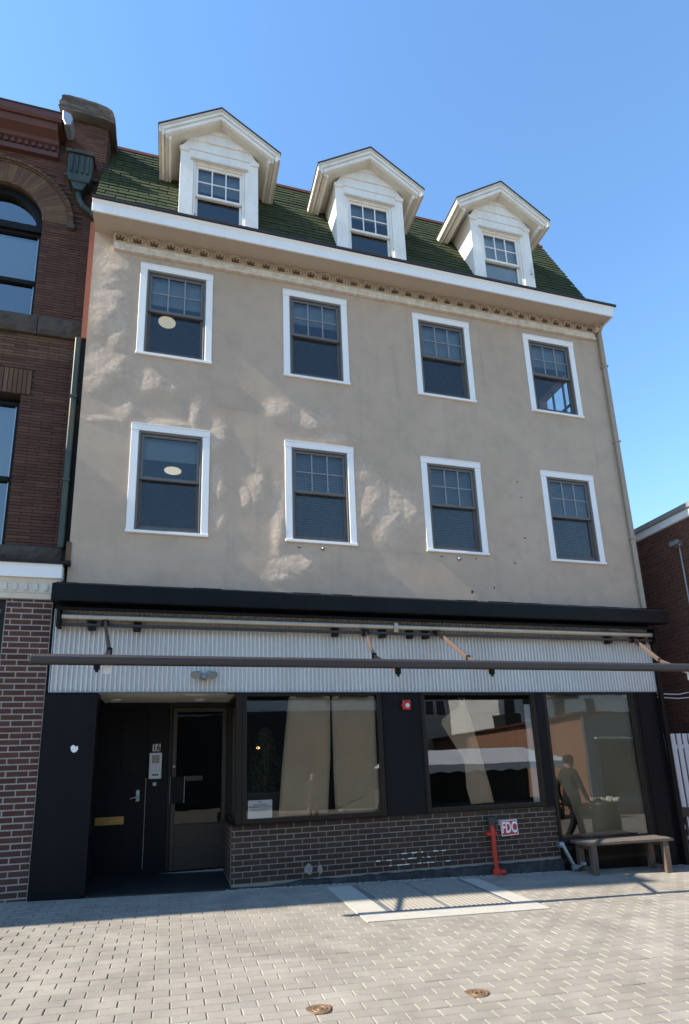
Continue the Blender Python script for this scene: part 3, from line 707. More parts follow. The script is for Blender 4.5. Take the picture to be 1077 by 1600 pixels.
# soffit and entry
m = MB(); m.box(-.245, 1.60, .021, 1.25, 2.40, 2.43); m.build('entry_soffit', 'cream', bld)
for x, y in ((-.06, .74), (1.08, .78)):
    m = MB(); m.lathe([(.085, 0), (.085, -.012), (.07, -.02), (.055, -.012), (.004, -.008)], (x, y, 2.399), 20); m.build('recessed_light', 'whiteplastic', bld, smooth=False)
m = MB(); m.box(.86, 1.16, .20, .34, 2.392, 2.399); m.build('soffit_vent', 'cream', bld)
m = MB(); m.add([gp(-.26, -.03, .012), gp(1.53, -.03, .012), gp(1.60, 1.4, .012), gp(-.36, 1.4, .012), gp(-.26, -.03, -.02), gp(1.53, -.03, -.02)], [(0, 1, 2, 3), (4, 5, 1, 0)]); m.build('entry_floor', 'entryfloor', bld)
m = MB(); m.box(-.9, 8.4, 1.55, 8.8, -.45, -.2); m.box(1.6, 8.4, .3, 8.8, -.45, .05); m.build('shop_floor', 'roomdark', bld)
# pilasters
m = MB(); m.box(-.805, -.215, -.03, .30, -.05, 2.398); m.box(-.42, -.335, .301, 1.2, -.05, 2.398); pil = m.build('pilaster', 'black', bld, bevel=.004)
m = MB(); m.prism([(-.487, 1.735), (-.455, 1.76), (-.43, 1.735), (-.405, 1.745), (-.40, 1.70), (-.425, 1.67), (-.455, 1.665), (-.478, 1.69)], 'y', -.0325, -.031); m.build('sticker_remnant', 'signwhite', pil)
m = MB(); m.box(-.826, -.807, -.02, .2, -.05, 2.398); m.build('edge_strip', 'black2', pil)
m = MB(); m.box(3.585, 4.195, -.028, .05, .700, 2.398); m.build('pilaster', 'black', bld, bevel=.004)
m = MB(); m.box(3.596, 3.616, -.036, -.029, .700, 2.398); m.box(4.165, 4.185, -.036, -.029, .700, 2.398); m.build('panel_strip', 'black2', bld)
m = MB(); m.box(8.02, 8.30, -.034, .05, -.40, 2.398); m.box(8.30, 8.45, -.006, .05, -.40, 2.398); m.build('pilaster', 'black', bld, bevel=.004)
m = MB(); m.bar((8.475, -.07, 3.46), (8.43, -.07, -.30), .075, .06, (0, 1, 0)); m.build('shop_downspout', 'black2', bld, bevel=.004)
# entry back wall: door panel wall between doors
DYB = 1.20
m = MB(); m.box(.375, .665, DYB-.012, DYB+.06, -.05, 2.398); m.box(-.36, .375, DYB-.012, DYB+.06, 2.30, 2.398); m.box(-.36, -.315, DYB-.012, DYB+.06, -.05, 2.298); m.build('entry_wall', 'black', bld)
m = MB(); m.box(-.312, .372, DYB+.004, DYB+.05, .03, 2.298); dr = m.build('entrance_door', 'black', bld, bevel=.003)
m = MB()
for a, b, c, d in ((.035, .045, 1.385, 2.14), (.25, .26, 1.385, 2.14), (.045, .25, 1.385, 1.395), (.045, .25, 2.13, 2.14)): m.box(a, b, DYB-.006, DYB+.003, c, d)
m.build('vision_frame', 'black2', dr)
m = MB(); m.box(.0455, .2495, DYB-.001, DYB+.003, 1.396, 2.129); m.build('vision_pane', 'black2', dr)
m = MB(); m.box(-.285, .098, DYB-.010, DYB+.003, .705, .815); ms = m.build('mail_slot', 'brass', dr, bevel=.004)
m = MB(); m.box(-.262, .075, DYB-.018, DYB-.0105, .735, .785); m.build('flap', 'brass', ms, bevel=.004)
m = MB(); m.box(.238, .296, DYB-.018, DYB+.003, 1.00, 1.165); hd = m.build('lock_plate', 'steel', dr, bevel=.008)
m = MB(); m.tube([(.266, DYB-.019, 1.055), (.266, DYB-.055, 1.055), (.22, DYB-.060, 1.062), (.165, DYB-.055, 1.045)], .010, 8); m.build('lever_handle', 'steel', hd)
m = MB(); m.box(.248, .286, DYB-.024, DYB-.0185, 1.095, 1.155); m.build('keypad', 'whiteplastic', hd)
m = MB(); m.box(.366, .374, DYB-.016, DYB-.0125, .1, 1.32); m.build('worn_edge', 'soffit_tan', dr)
m = MB(); m.box(-.30, 1.55, DYB-.03, DYB+.04, -.02, .027); m.build('threshold', 'steel', bld)
# glass door with bronze frame
m = MB(); a, b, c, d = .668, 1.545, .0285, 2.398
m.box(a, a+.05, DYB-.03, DYB+.06, c, d); m.box(b-.04, b, DYB-.03, DYB+.06, c, d); m.box(a+.05, b-.04, DYB-.03, DYB+.06, d-.07, d)
gd = m.build('glass_door', 'bronze', bld, bevel=.003)
m = MB(); a, b, d = .722, 1.502, 2.322
m.box(a, a+.062, DYB-.015, DYB+.03, .045, d); m.box(b-.062, b, DYB-.015, DYB+.03, .045, d); m.box(a+.062, b-.062, DYB-.015, DYB+.03, d-.065, d); m.box(a+.062, b-.062, DYB-.015, DYB+.03, .045, .345); m.box(a+.062, b-.062, DYB-.012, DYB+.028, .655, .668); m.build('door_leaf', 'bronze_lt', gd, bevel=.003)
m = MB(); m.add([(a+.062, DYB+.01, .668), (b-.062, DYB+.01, .668), (b-.062, DYB+.01, d-.065), (a+.062, DYB+.01, d-.065)], [(0, 1, 2, 3)]); m.build('pane', 'dirtyglass', gd)
m = MB(); m.box(a+.062, b-.062, DYB+.008, DYB+.016, .345, .655); m.build('kick_panel', 'bronze_lt', gd)
m = MB(); m.box(a-.012, a+.18, DYB-.045, DYB-.0155, .955, 1.325); m.build('pull_plate', 'black2', gd, bevel=.004)
m = MB(); m.box(a-.016, a-.0125, DYB-.048, DYB-.016, .955, 1.325); m.box(a+.1805, a+.186, DYB-.048, DYB-.016, .955, 1.325); m.build('plate_edge', 'steel', gd)
m = MB(); m.box(a+.19, a+.44, DYB-.04, DYB-.002, 1.255, 1.33); m.build('push_bar', 'bronze_lt', gd, bevel=.006)
m = MB(); m.lathe([(.017, 0), (.017, -.012), (.004, -.014)], (a+.03, DYB-.016, 1.47), 14, 'y'); m.build('lock_cylinder', 'steel', gd)
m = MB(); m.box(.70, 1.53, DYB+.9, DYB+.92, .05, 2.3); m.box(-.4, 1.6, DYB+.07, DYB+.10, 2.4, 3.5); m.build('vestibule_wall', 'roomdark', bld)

# brick base under the shop windows
def zb(x): return gz(x, 0)
MT_D = 'darkbrick'
m = MB()
m.prism([(1.478, -.25), (6.262, -.45), (6.262, .698), (1.478, .698)], 'y', .005, .14); m.box(1.485, 1.62, .14, 1.16, -.2, .698); base = m.build('brick_base', 'mortar_grey', bld)
CH = .0702
it = []
for u, z, l, h in courses(1.470, 6.270, -.002, .70, .2205, CH, .011, phase=.04):
    it.append((Vector((u, rng.normal(0, .0012), z)), l, h))
pieces(base, 'brick', MT_D, it, ROT_F, 300, 'brick_rest', depth=.05)
it = []
for u, z, l, h in courses(.054, 1.16, -.002, .70, .2205, CH, .011, phase=.10):
    it.append((Vector((1.480+rng.normal(0, .001), u, z)), l, h))
pieces(base, 'brick', MT_D, it, ROT_L, 300, 'brick_rest', depth=.05)
m = MB(); rr = random.Random(5); top = []; bot = []; nP = 60
for i in range(nP+1):
    x = 1.475+4.79*i/nP
    k = max(0.0, min(1.0, (x-1.9)/.5)); y = -.012-.035*k*(.6+.4*rr.random())
    zt = zb(x)+.012+.05*k+.028*max(0, x-2.6)*.9+rr.uniform(-.008, .008); zt = min(zt, .012+rr.uniform(-.006, .004)) if x > 2.0 else zb(x)+.012
    top.append((x, -.004, zt+.006)); bot.append((x, y, zt-.012))
vs = []; fs = []
for i in range(nP+1): vs += [top[i], bot[i], (top[i][0], bot[i][1]-.012, zb(top[i][0])-.05)]
for i in range(nP): fs += [(3*i, 3*i+1, 3*i+4, 3*i+3), (3*i+1, 3*i+2, 3*i+5, 3*i+4)]
m.add(vs, fs); m.build('parging', 'parge', base)
m = MB()      # rubble grit swept along the wall foot
for k in range(1400):
    x = rr.uniform(1.4, 6.3); y = -.05-abs(rr.gauss(0, .045))-.02*rr.random(); s_ = rr.uniform(.003, .010); p = gp(x, y, .003)
    m.add([p+Vector((s_, 0, 0)), p+Vector((-s_*.6, s_*.8, 0)), p+Vector((-s_*.5, -s_*.8, 0)), p+Vector((0, 0, s_*1.1))], [(0, 1, 3), (1, 2, 3), (2, 0, 3)])
gr = m.build('grit', 'concrete'); gr['kind'] = 'stuff'; gr['label'] = 'pale grit gathered along the foot of the brick base'; gr['category'] = 'grit'
# white paint smears on the bricks
for (x, z, w, h) in ((2.47, .115, .11, .15), (2.62, .10, .07, .12)):
    m = MB(); pts = []; n = 14
    for k in range(n):
        th = 2*math.pi*k/n; q = rr.uniform(.75, 1.1); pts.append((x+math.cos(th)*w/2*q*1.1, z+math.sin(th)*h/2*q))
    m.prism(pts, 'y', -.0065, -.005); m.build('paint_smear', paint('grey_smear', (.26, .24, .22), .85, .7, (.10, .09, .08), 30), base)

m = MB(); rr = random.Random(31)     # pale lime bloom in the joints
for k in range(26):
    kk = rr.choice((1, 1, 2, 2, 3)); z = -.002+kk*CH; x = rr.gauss(3.95, .22); w = rr.uniform(.02, .09)
    m.box(x, x+w, -.0045, .0055, z-.0065, z+.0035+rr.random()*.004)
m.build('lime_bloom', 'white_old', base)['kind'] = 'stuff'
# shop windows: frame + pane each
def shop_window(x0, x1, z0, z1, fw_=.055, y=0.0, sill=True, d=.07):
    m = MB(); m.box(x0-fw_, x0, y-.028, y+d, z0-fw_, z1+fw_*.6); m.box(x1, x1+fw_, y-.028, y+d, z0-fw_, z1+fw_*.6); m.box(x0, x1, y-.028, y+d, z1, z1+fw_*.6); m.box(x0, x1, y-.028, y+d, z0-fw_, z0)
    w = m.build('shop_window', 'bronze', bld, bevel=.003)
    m = MB(); b = .008
    m.box(x0, x0+b, y-.012, y+.03, z0, z1); m.box(x1-b, x1, y-.012, y+.03, z0, z1); m.box(x0+b, x1-b, y-.012, y+.03, z0, z0+b); m.build('glazing_bead', 'bronze_lt', w)
    m = MB(); m.add([(x0, y+.012, z0), (x1, y+.012, z0), (x1, y+.012, z1), (x0, y+.012, z1)], [(0, 1, 2, 3)]); m.build('pane', 'shopglass', w)
    return w
w1 = shop_window(1.655, 3.525, .762, 2.356)
m = MB(); m.box(1.50, 3.585, -.055, .03, .700, .7065+.0); m.box(1.47, 1.60, -.05, 1.18, .701, .7065); m.build('sill_cap', 'bronze', w1)
m = MB(); m.box(1.52, 1.598, -.03, .05, .708, 2.398); m.build('corner_post', 'bronze', w1, bevel=.003)
m = MB(); m.add([(1.545, 1.14, .76), (1.545, .05, .76), (1.545, .05, 2.35), (1.545, 1.14, 2.35)], [(0, 1, 2, 3)]); m.build('side_pane', 'shopglass', w1)
m = MB(); m.box(1.52, 1.57, 1.14, 1.20, .708, 2.398); m.box(1.52, 1.57, .05, 1.14, 2.35, 2.398); m.box(1.52, 1.57, .05, 1.14, .708, .76); m.build('side_frame', 'bronze', w1)
w2 = shop_window(4.245, 6.046, .766, 2.362)
w3 = shop_window(6.305, 7.89, .21, 2.366, .05)
m = MB(); m.box(6.108, 6.252, -.022, .05, .70, 2.398); m.build('mullion', 'black', bld)
m = MB(); m.box(7.945, 8.018, -.020, .05, -.35, 2.398); m.build('mullion', 'black2', bld)
m = MB(); m.box(1.4, 8.46, -.018, .05, 2.386, 2.399); m.build('head_strip', 'black2', bld)
m = MB(); m.prism([(6.272, -.28), (7.943, -.32), (7.943, .155), (6.272, .155)], 'y', -.016, .12); bb = m.build('wood_base', 'black2', bld)
m = MB(); m.box(6.28, 7.94, -.026, -.0165, -.10, -.04); m.box(6.28, 7.94, -.026, -.0165, .08, .14); m.build('base_rail', 'bronze', bb)
# dark shop interior
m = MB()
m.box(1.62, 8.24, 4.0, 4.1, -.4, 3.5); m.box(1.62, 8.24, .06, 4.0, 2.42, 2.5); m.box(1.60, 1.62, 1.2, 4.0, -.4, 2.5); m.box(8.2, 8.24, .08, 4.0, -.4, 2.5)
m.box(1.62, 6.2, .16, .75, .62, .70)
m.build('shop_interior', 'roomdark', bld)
m = MB(); m.box(5.93, 6.035, .035, .06, .77, 2.22); m.build('pale_strip', 'gate', bld)  # pale upright strip set just behind the middle pane

# ------------------------------------------------------------------ things in and on the shopfront
def sheet(name, pts, y, mat, label, cat, amp=.012, group=None, n=16):
    """sheet of paper hung behind the glass: quad-ish outline (x,z) TL,TR,BR,BL or polygon; gently buckled"""
    m = MB(); top, bot = pts[0], pts[1]; k = len(top); rr = random.Random(name+label)
    rows = []
    ph = rr.random()*6
    for j in range(n+1):
        t_ = j/n; zf = t_*(k-1); i = min(int(zf), k-2); f = zf-i
        a = Vector(top[i]).lerp(Vector(top[i+1]), f); b = Vector(bot[i]).lerp(Vector(bot[i+1]), f)
        rows.append((a, b))
    q = 12; g = []
    for j, (a, b) in enumerate(rows):
        for i in range(q+1):
            p = a.lerp(b, i/q); dy = amp*(math.sin(i*.9+ph+j*.12)+.6*math.sin(j*.5+ph*2+i*.3))
            g.append((p.x, y+amp*1.7+dy, p.y))
    f = [(j*(q+1)+i, j*(q+1)+i+1, (j+1)*(q+1)+i+1, (j+1)*(q+1)+i) for j in range(n) for i in range(q)]
    m.add(g, f); o = m.build(name, mat, smooth=True); so = o.modifiers.new('thick', 'SOLIDIFY'); so.thickness = .0015
    for a in (rows[0][0], rows[0][1]):
        sx_ = 1 if a is rows[0][0] else -1
        m = MB(); m.add([(a.x+sx_*.02, y-.002, a.y-.035), (a.x+sx_*.10, y-.002, a.y-.030), (a.x+sx_*.10, y-.002, a.y+.004), (a.x+sx_*.02, y-.002, a.y+.004)], [(0, 1, 2, 3)]); m.build('tape', 'cream', o)
    return tag(o, label, cat, group)
# left edge polyline, right edge polyline, from top to bottom
sheet('paper_sheet', ([(2.245, 2.352), (2.14, 1.4), (2.085, .775)], [(2.84, 2.352), (2.82, 1.5), (2.76, .79)]), .03, 'kraft', 'long flaring sheet of kraft paper left of the dark gap in the left window', 'paper', .010, 'kraft paper behind the shop windows')
sheet('paper_sheet', ([(2.865, 2.352), (2.86, 1.4), (2.87, .82)], [(3.495, 2.352), (3.50, 1.4), (3.50, .86)]), .03, 'kraft', 'sheet of kraft paper torn at its lower corner, right half of the left window', 'paper', .014, 'kraft paper behind the shop windows')
sheet('paper_sheet', ([(2.88, .83), (3.06, .80), (3.15, .80)], [(3.50, 1.06), (3.49, .95), (3.47, .80)]), .022, 'kraft', 'crumpled torn scrap of kraft paper at the foot of the left window', 'paper', .006, 'kraft paper behind the shop windows')
sheet('paper_sheet', ([(4.83, 2.32), (4.82, 2.2), (4.49, 1.98), (4.84, 1.42), (4.84, 1.02), (4.90, .79)], [(4.93, 2.32), (4.99, 2.1), (5.04, 1.86), (5.14, 1.40), (5.22, 1.05), (5.26, .80)]), .03, 'kraft', 'twisted strip of kraft paper hanging in the middle window', 'paper', .006, 'kraft paper behind the shop windows', 24)
sheet('paper_sheet', ([(6.31, 2.362), (6.31, 1.2), (6.55, .8), (6.70, .215)], [(7.885, 2.362), (7.885, 1.2), (7.885, .8), (7.885, .215)]), .03, 'kraft_dull', 'wide sheet of kraft paper covering the tall right window', 'paper', .010, 'kraft paper behind the shop windows')
def text_mesh(s, size, mat, loc, rot=(R(90), 0, 0), name='lettering', parent=None, ext=.0008, bold=0, sx=1, align='CENTER'):
    cu = bpy.data.curves.new('txt', 'FONT'); cu.body = s; cu.size = size; cu.align_x = align; cu.align_y = 'CENTER'; cu.extrude = ext; cu.offset = bold
    o = bpy.data.objects.new('txt', cu); COL.objects.link(o); dg = bpy.context.evaluated_depsgraph_get(); dg.update()
    me = bpy.data.meshes.new_from_object(o.evaluated_get(dg)); bpy.data.objects.remove(o); bpy.data.curves.remove(cu)
    me.materials.clear(); me.materials.append(MT[mat]); o = link(name, me, parent, loc); o.rotation_euler = rot; o.scale = (sx, 1, 1); return o
nt = thing('closing_notice', 'white closing notice in the lower left corner of the left shop window', 'notice', (1.842, .02, .765))
m = MB(); m.box(1.684, 2.0, .0155, .0175, .768, .998); m.build('card', 'paperwhite', nt)
for s_, z, sz in (('THIS STORE IS', .938, .030), ('PERMANENTLY CLOSED', .912, .027)): text_mesh(s_, sz, 'inkgrey', (1.842, .0148, z), name='heading', parent=nt, bold=.0006)
for z, w in ((.886, .12), (.873, .13), (.860, .10)):
    m = MB(); m.box(1.842-w, 1.842+w, .0147, .0152, z-.0018, z+.0018); m.build('text_line', 'inkgrey', nt)
m = MB(); m.prism([(1.825, .975), (1.859, .975), (1.842, .960)], 'y', .0146, .0152); m.box(1.81, 1.874, .0146, .0152, .981, .985); m.build('emblem', 'inkgrey', nt)
# planter with shrub behind the left window
pt = thing('planter', 'charcoal planter with a dark shrub inside the left shop window', 'planter', (1.98, .5, .70))
m = MB(); m.prism([(1.72, 1.09), (2.26, 1.09), (2.22, .705), (1.78, .705)], 'y', .27, .72); m.build('tub', 'planter', pt, bevel=.01)
m = MB(); rr = random.Random(9)
for k in range(12):
    a = rr.uniform(0, 6.28); q = rr.uniform(.05, .25); m.tube([(1.99, .5, 1.05), (1.99+q*.5*math.cos(a), .5+q*.4*math.sin(a), 1.35), (1.99+q*math.cos(a), .5+q*math.sin(a)*.7, rr.uniform(1.5, 1.95))], [.008, .006, .002], 5)
m.build('stems', 'woodleg', pt)
m = MB()
for k in range(1500):
    a = rr.uniform(0, 6.28); zz = rr.random()**1.4; q = (.27*(1-zz)**.6+.03)*math.sqrt(rr.random())
    p = Vector((1.99+q*math.cos(a), .5+q*.75*math.sin(a), 1.06+zz*.9)); d1 = Vector((rr.gauss(0, 1), rr.gauss(0, 1), rr.gauss(.5, .8))).normalized()*.026; d2 = d1.cross(Vector((rr.gauss(0, 1), rr.gauss(0, 1), rr.gauss(0, 1)))).normalized()*.008
    m.add([p-d1, p+d2, p+d1, p-d2], [(0, 1, 2, 3)])
m.build('foliage', 'leaf', pt)
pl = thing('pendant_lamp', 'tiny amber lit lamp deep in the dark left shop window', 'lamp', (2.05, 1.6, 1.75))
m = MB(); m.lathe([(.004, -.02), (.028, -.012), (.03, .0), (.026, .012), (.004, .02)], (2.04, 1.6, 1.72), 12); m.build('bulb', 'pilot', pl)
m = MB(); m.tube([(2.04, 1.6, 1.74), (2.04, 1.6, 2.42)], .005, 6); m.lathe([(.035, .02), (.012, .05), (.01, .06)], (2.04, 1.6, 1.72), 12); m.build('cord', 'black2', pl)

# fire alarm strobe
fa = thing('fire_alarm', 'red fire alarm box with clear strobe on the black panel between shop windows', 'fire alarm', (3.95, -.03, 2.22))
m = MB(); m.box(3.885, 4.005, -.085, -.0285, 2.145, 2.285); m.build('housing', 'redbox', fa, bevel=.008)
m = MB(); m.lathe([(.033, 0), (.033, -.012), (.022, -.026), (.004, -.030)], (3.95, -.0855, 2.205), 16, 'y'); m.build('strobe_lens', 'whiteplastic', fa)
m = MB(); m.box(3.872, 3.884, -.06, -.0285, 2.19, 2.23); m.build('side_tab', 'redbox', fa)
# intercom and number
ic = thing('intercom', 'pale grey door intercom with keypad between the two entry doors', 'intercom', (.49, DYB, 1.3))
YI = DYB-.012
m = MB(); m.box(.405, .578, YI-.03, YI-.0005, 1.305, 1.672); m.build('case', 'whiteplastic', ic, bevel=.006)
m = MB(); m.box(.442, .548, YI-.033, YI-.0305, 1.525, 1.640); m.build('screen', 'soffit_tan', ic)
m = MB(); m.box(.445, .545, YI-.0325, YI-.0305, 1.415, 1.505); kp = m.build('keypad', 'greyplastic', ic)
for i in range(3):
    for j in range(4): m = MB(); m.box(.452+i*.031, .476+i*.031, YI-.036, YI-.033, 1.420+j*.021, 1.436+j*.021); m.build('key', 'signwhite', kp)
m = MB(); m.box(.45, .54, YI-.0325, YI-.0305, 1.352, 1.372); m.build('name_strip', 'ink', ic)
bl = thing('door_buzzer', 'small square light buzzer below the intercom', 'buzzer', (.49, DYB, 1.2))
m = MB(); m.box(.462, .518, YI-.016, YI-.0005, 1.205, 1.262); m.build('plate', 'greyplastic', bl, bevel=.004); m = MB(); m.box(.477, .503, YI-.022, YI-.0165, 1.220, 1.247); m.build('button', 'signwhite', bl)
hn = thing('house_number', 'house number 16 on two pale tiles above the intercom', 'house number', (.5, DYB, 1.7))
for dx, s_ in ((-.026, '1'), (.030, '6')):
    m = MB(); m.prism([(.495+dx-.026, 1.692), (.495+dx+.026, 1.697), (.495+dx+.029, 1.800), (.495+dx-.023, 1.795)], 'y', YI-.006, YI-.0005); tl = m.build('tile', 'cream', hn)
    text_mesh(s_, .125, 'ink', (.4965+dx, YI-.0068, 1.746), name='digit', parent=tl, bold=.004, sx=.72)
# twin floodlight on the corrugated panel
fl = thing('twin_floodlight', 'grey twin head floodlight on the corrugated panel above the entry', 'floodlight', (1.08, -.05, 2.6))
m = MB(); m.lathe([(.05, 0), (.05, -.02), (.03, -.05), (.03, -.07)], (1.085, -.047, 2.605), 16, 'y'); m.build('mount', 'steel', fl)
for s_ in (-1, 1):
    m = MB(); c_ = Vector((1.085+s_*.078, -.14, 2.635)); ax = Vector((s_*.62, -.62, -.48)).normalized()
    sd = ax.cross(Vector((0, 0, 1))).normalized(); uu = sd.cross(ax)
    rings = [(.017, -.05), (.045, -.025), (.064, .033), (.070, .062)]
    vs = []; n = 12
    for rr_, hh in rings:
        for k in range(n):
            th = 2*math.pi*k/n; vs.append(c_+ax*hh+(sd*math.cos(th)*1.15+uu*math.sin(th)*.78)*rr_)
    fs = [(i*n+k, i*n+(k+1) % n, (i+1)*n+(k+1) % n, (i+1)*n+k) for i in range(3) for k in range(n)]+[tuple(range(n))]
    m.add(vs, fs); m.build('lamp_head', 'steel', fl, smooth=True)
    m = MB(); m.add([c_+ax*.056+(sd*math.cos(2*math.pi*k/n)*1.15+uu*math.sin(2*math.pi*k/n)*.78)*.067 for k in range(n)], [tuple(range(n))]); m.build('lens', 'greyplastic', fl)
    m = MB(); m.tube([(1.085, -.10, 2.60), tuple(c_-ax*.05)], .014, 8); m.build('knuckle', 'steel', fl)
# FDC pipe and sign
fp = thing('fire_connection_pipe', 'red fire department connection standpipe at the brick base', 'standpipe', gp(5.14, -.09))
PX, PY = 5.14, -.085; z0 = gz(PX, PY)
m = MB(); m.tube([(PX, PY, z0), (PX-.012, PY, .50)], .034, 14); auto_smooth(m.build('pipe', 'red', fp), 50)
m = MB(); m.lathe([(.060, 0), (.060, .07), (.046, .09), (.036, .095)], (PX, PY, z0), 14); m.build('foot_flange', 'red', fp)
m = MB(); m.tube([(PX+.03, PY, z0+.04), (PX+.12, PY-.02, z0+.035)], .036, 12); m.build('side_plug', 'red', fp)
m = MB(); m.box(PX-.10, PX+.06, PY-.012, PY+.085, .37, .405); m.build('wall_clamp', 'red', fp)
m = MB(); m.lathe([(.036, .50), (.060, .51), (.062, .60), (.05, .615), (.004, .62)], (PX-.012, PY, 0), 14); m.tube([(PX-.012, PY, .56), (PX+.07, PY-.05, .55)], .042, 12); m.build('inlet_cap', 'bin', fp)
m = MB(); m.lathe([(.038, 0), (.038, -.012), (.004, -.016)], (PX+.07, PY-.055, .545), 14, 'y'); m.build('inlet_plug', 'greyplastic', fp)
fs_ = thing('fire_sign', 'small red FDC sign with white letters on the brick base', 'sign', (5.44, -.01, .33))
m = MB(); m.prism([(5.300, .548), (5.572, .553), (5.588, .345), (5.316, .333)], 'y', -.014, -.008); m.build('plate', 'signwhite', fs_)
m = MB(); m.prism([(5.312, .537), (5.562, .542), (5.575, .356), (5.327, .345)], 'y', -.0165, -.0145); m.build('red_field', 'signred', fs_)
text_mesh('FDC', .205, 'signwhite', (5.443, -.018, .443), name='lettering', parent=fs_, bold=.006, sx=.62)
# conduit with elbow beside the brick base
cp = thing('conduit_pipe', 'bent grey conduit pipe with elbows beside the tall right window', 'pipe', gp(6.3, -.1))
m = MB(); m.tube([(6.215, -.01, .17), (6.215, -.09, .17), (6.24, -.115, .15), (6.36, -.14, -.12), (6.39, -.145, -.155), (6.54, -.10, -.115)], .026, 12); auto_smooth(m.build('pipe', 'steel', cp), 60)
for p in ((6.218, -.085, .168), (6.375, -.142, -.145), (6.535, -.10, -.115)):
    m = MB(); m.lathe([(.02, -.04), (.042, -.035), (.042, .035), (.02, .04)], p, 12, 'x'); auto_smooth(m.build('coupling', 'steel', cp), 40)

# awning
aw = thing('awning_frame', 'bare retractable awning frame with folding arms above the shop windows', 'awning', (3.85, 0, 2.4))
m = MB(); m.prism([(-.055, 3.490), (-.235, 3.455), (-.240, 3.425), (-.225, 3.420), (-.055, 3.455)], 'x', -.735, 8.46); m.build('cover', 'black2', aw, bevel=.003)
m = MB(); m.tube([(-.685, -.135, 3.350), (8.40, -.135, 3.342)], .042, 18); auto_smooth(m.build('roller_tube', 'tube', aw), 50)
m = MB(); m.box(-.70, 8.42, -.135, -.095, 3.232, 3.272); m.build('torsion_bar', 'awn_bar', aw, bevel=.004)
for x in (-.715, 8.43): m = MB(); m.box(x-.022, x+.022, -.22, -.05, 3.20, 3.45); m.build('end_plate', 'black2', aw, bevel=.006)
for x in (-.33, .22, 2.9, 3.62, 4.05, 4.30, 7.55, 8.22):
    m = MB(); m.box(x-.05, x+.05, -.15, -.045, 3.285, 3.32); m.box(x-.045, x+.045, -.15, -.045, 3.19, 3.23); m.box(x-.03, x+.03, -.092, -.046, 3.19, 3.30); m.build('wall_bracket', 'black2', aw, bevel=.004)
m = MB(); m.prism([(-.10, 3.36), (-.19, 3.40), (-.20, 3.34), (-.17, 3.26), (-.14, 3.26)], 'x', 3.78, 3.84); m.build('tube_support', 'tube', aw, bevel=.004)
BARY, BZ0, BZ1 = -1.67, 2.478, 2.580
def bary(x): return BARY
m = MB(); m.prism([(-1.725, BZ0+.02), (-1.725, BZ1-.03), (-1.705, BZ1), (-1.645, BZ1), (-1.632, BZ1-.02), (-1.632, BZ0), (-1.71, BZ0)], 'x', -.674, 8.20); m.build('front_bar', 'awn_bar', aw, bevel=.006)
ARMS = [((-.173, -.13, 3.29), (-.035, -.80, 2.785), (-.06, -1.67, 2.466)), ((3.355, -.13, 3.25), (3.232, -.80, 2.775), (3.212, -1.67, 2.444)), ((4.48, -.13, 3.29), (4.602, -.80, 2.77), (4.44, -1.67, 2.452)), ((8.04, -.13, 3.26), (7.85, -.80, 2.78), (7.46, -1.67, 2.458))]
for s_, e_, b_ in ARMS:
    m = MB(); m.bar(s_, e_, .034, .062); ua = m.build('upper_arm', 'awn', aw, bevel=.006)
    m = MB(); m.bar(e_, b_, .032, .052); m.build('forearm', 'awn', aw, bevel=.006)
    m = MB(); m.lathe([(.004, -.045), (.032, -.043), (.034, 0), (.032, .043), (.004, .045)], e_, 14); m.build('elbow', 'black2', aw)
    m = MB(); m.box(s_[0]-.045, s_[0]+.045, s_[1]-.03, s_[1]+.07, s_[2]-.045, s_[2]+.045); m.build('shoulder', 'black2', aw, bevel=.008)
    m = MB(); m.box(b_[0]-.028, b_[0]+.028, b_[1]-.02, b_[1]+.03, b_[2]-.035, BZ0-.001); m.lathe([(.004, -.02), (.016, -.018), (.016, .02), (.004, .022)], (b_[0], b_[1], b_[2]-.045), 10); m.build('bar_joint', 'black2', aw)
m = MB(); m.box(.0, .075, -1.67, -1.667, 2.385, 2.474); m.build('paper_tag', 'cream', aw)
m = MB(); m.box(7.40, 7.43, -1.68, -1.67, 2.36, 2.474); m.build('paper_tag', 'cream', aw)
# anchors in the stucco under the windows
for x, z in ((2.78, 4.545), (5.02, 4.53)):
    m = MB(); m.lathe([(.030, 0), (.028, -.018), (.016, -.032), (.003, -.034)], (x, -.004, z), 10, 'y'); m.box(x-.028, x+.01, -.03, -.004, z+.01, z+.026); m.build('wall_anchor', 'steel', wall)
m = MB()
for x, z, w, h in ((6.28, 4.98, .05, .02), (6.30, 5.72, .04, .018), (5.20, 3.99, .05, .06), (5.6, 4.08, .02, .04), (6.03, 4.52, .05, .015), (2.42, 4.545, .05, .02), (4.72, 4.55, .05, .012), (5.33, 4.55, .04, .015), (7.05, 5.9, .02, .02), (6.25, 6.0, .04, .02)):
    pts = [(x+w/2*math.cos(2*math.pi*k/9)*random.uniform(.6, 1.1), z+h/2*math.sin(2*math.pi*k/9)*random.uniform(.6, 1.1)) for k in range(9)]
    m.prism(pts, 'y', -.011, -.004)
m.build('stucco_chip', 'mortar_dark', wall)['kind'] = 'stuff'

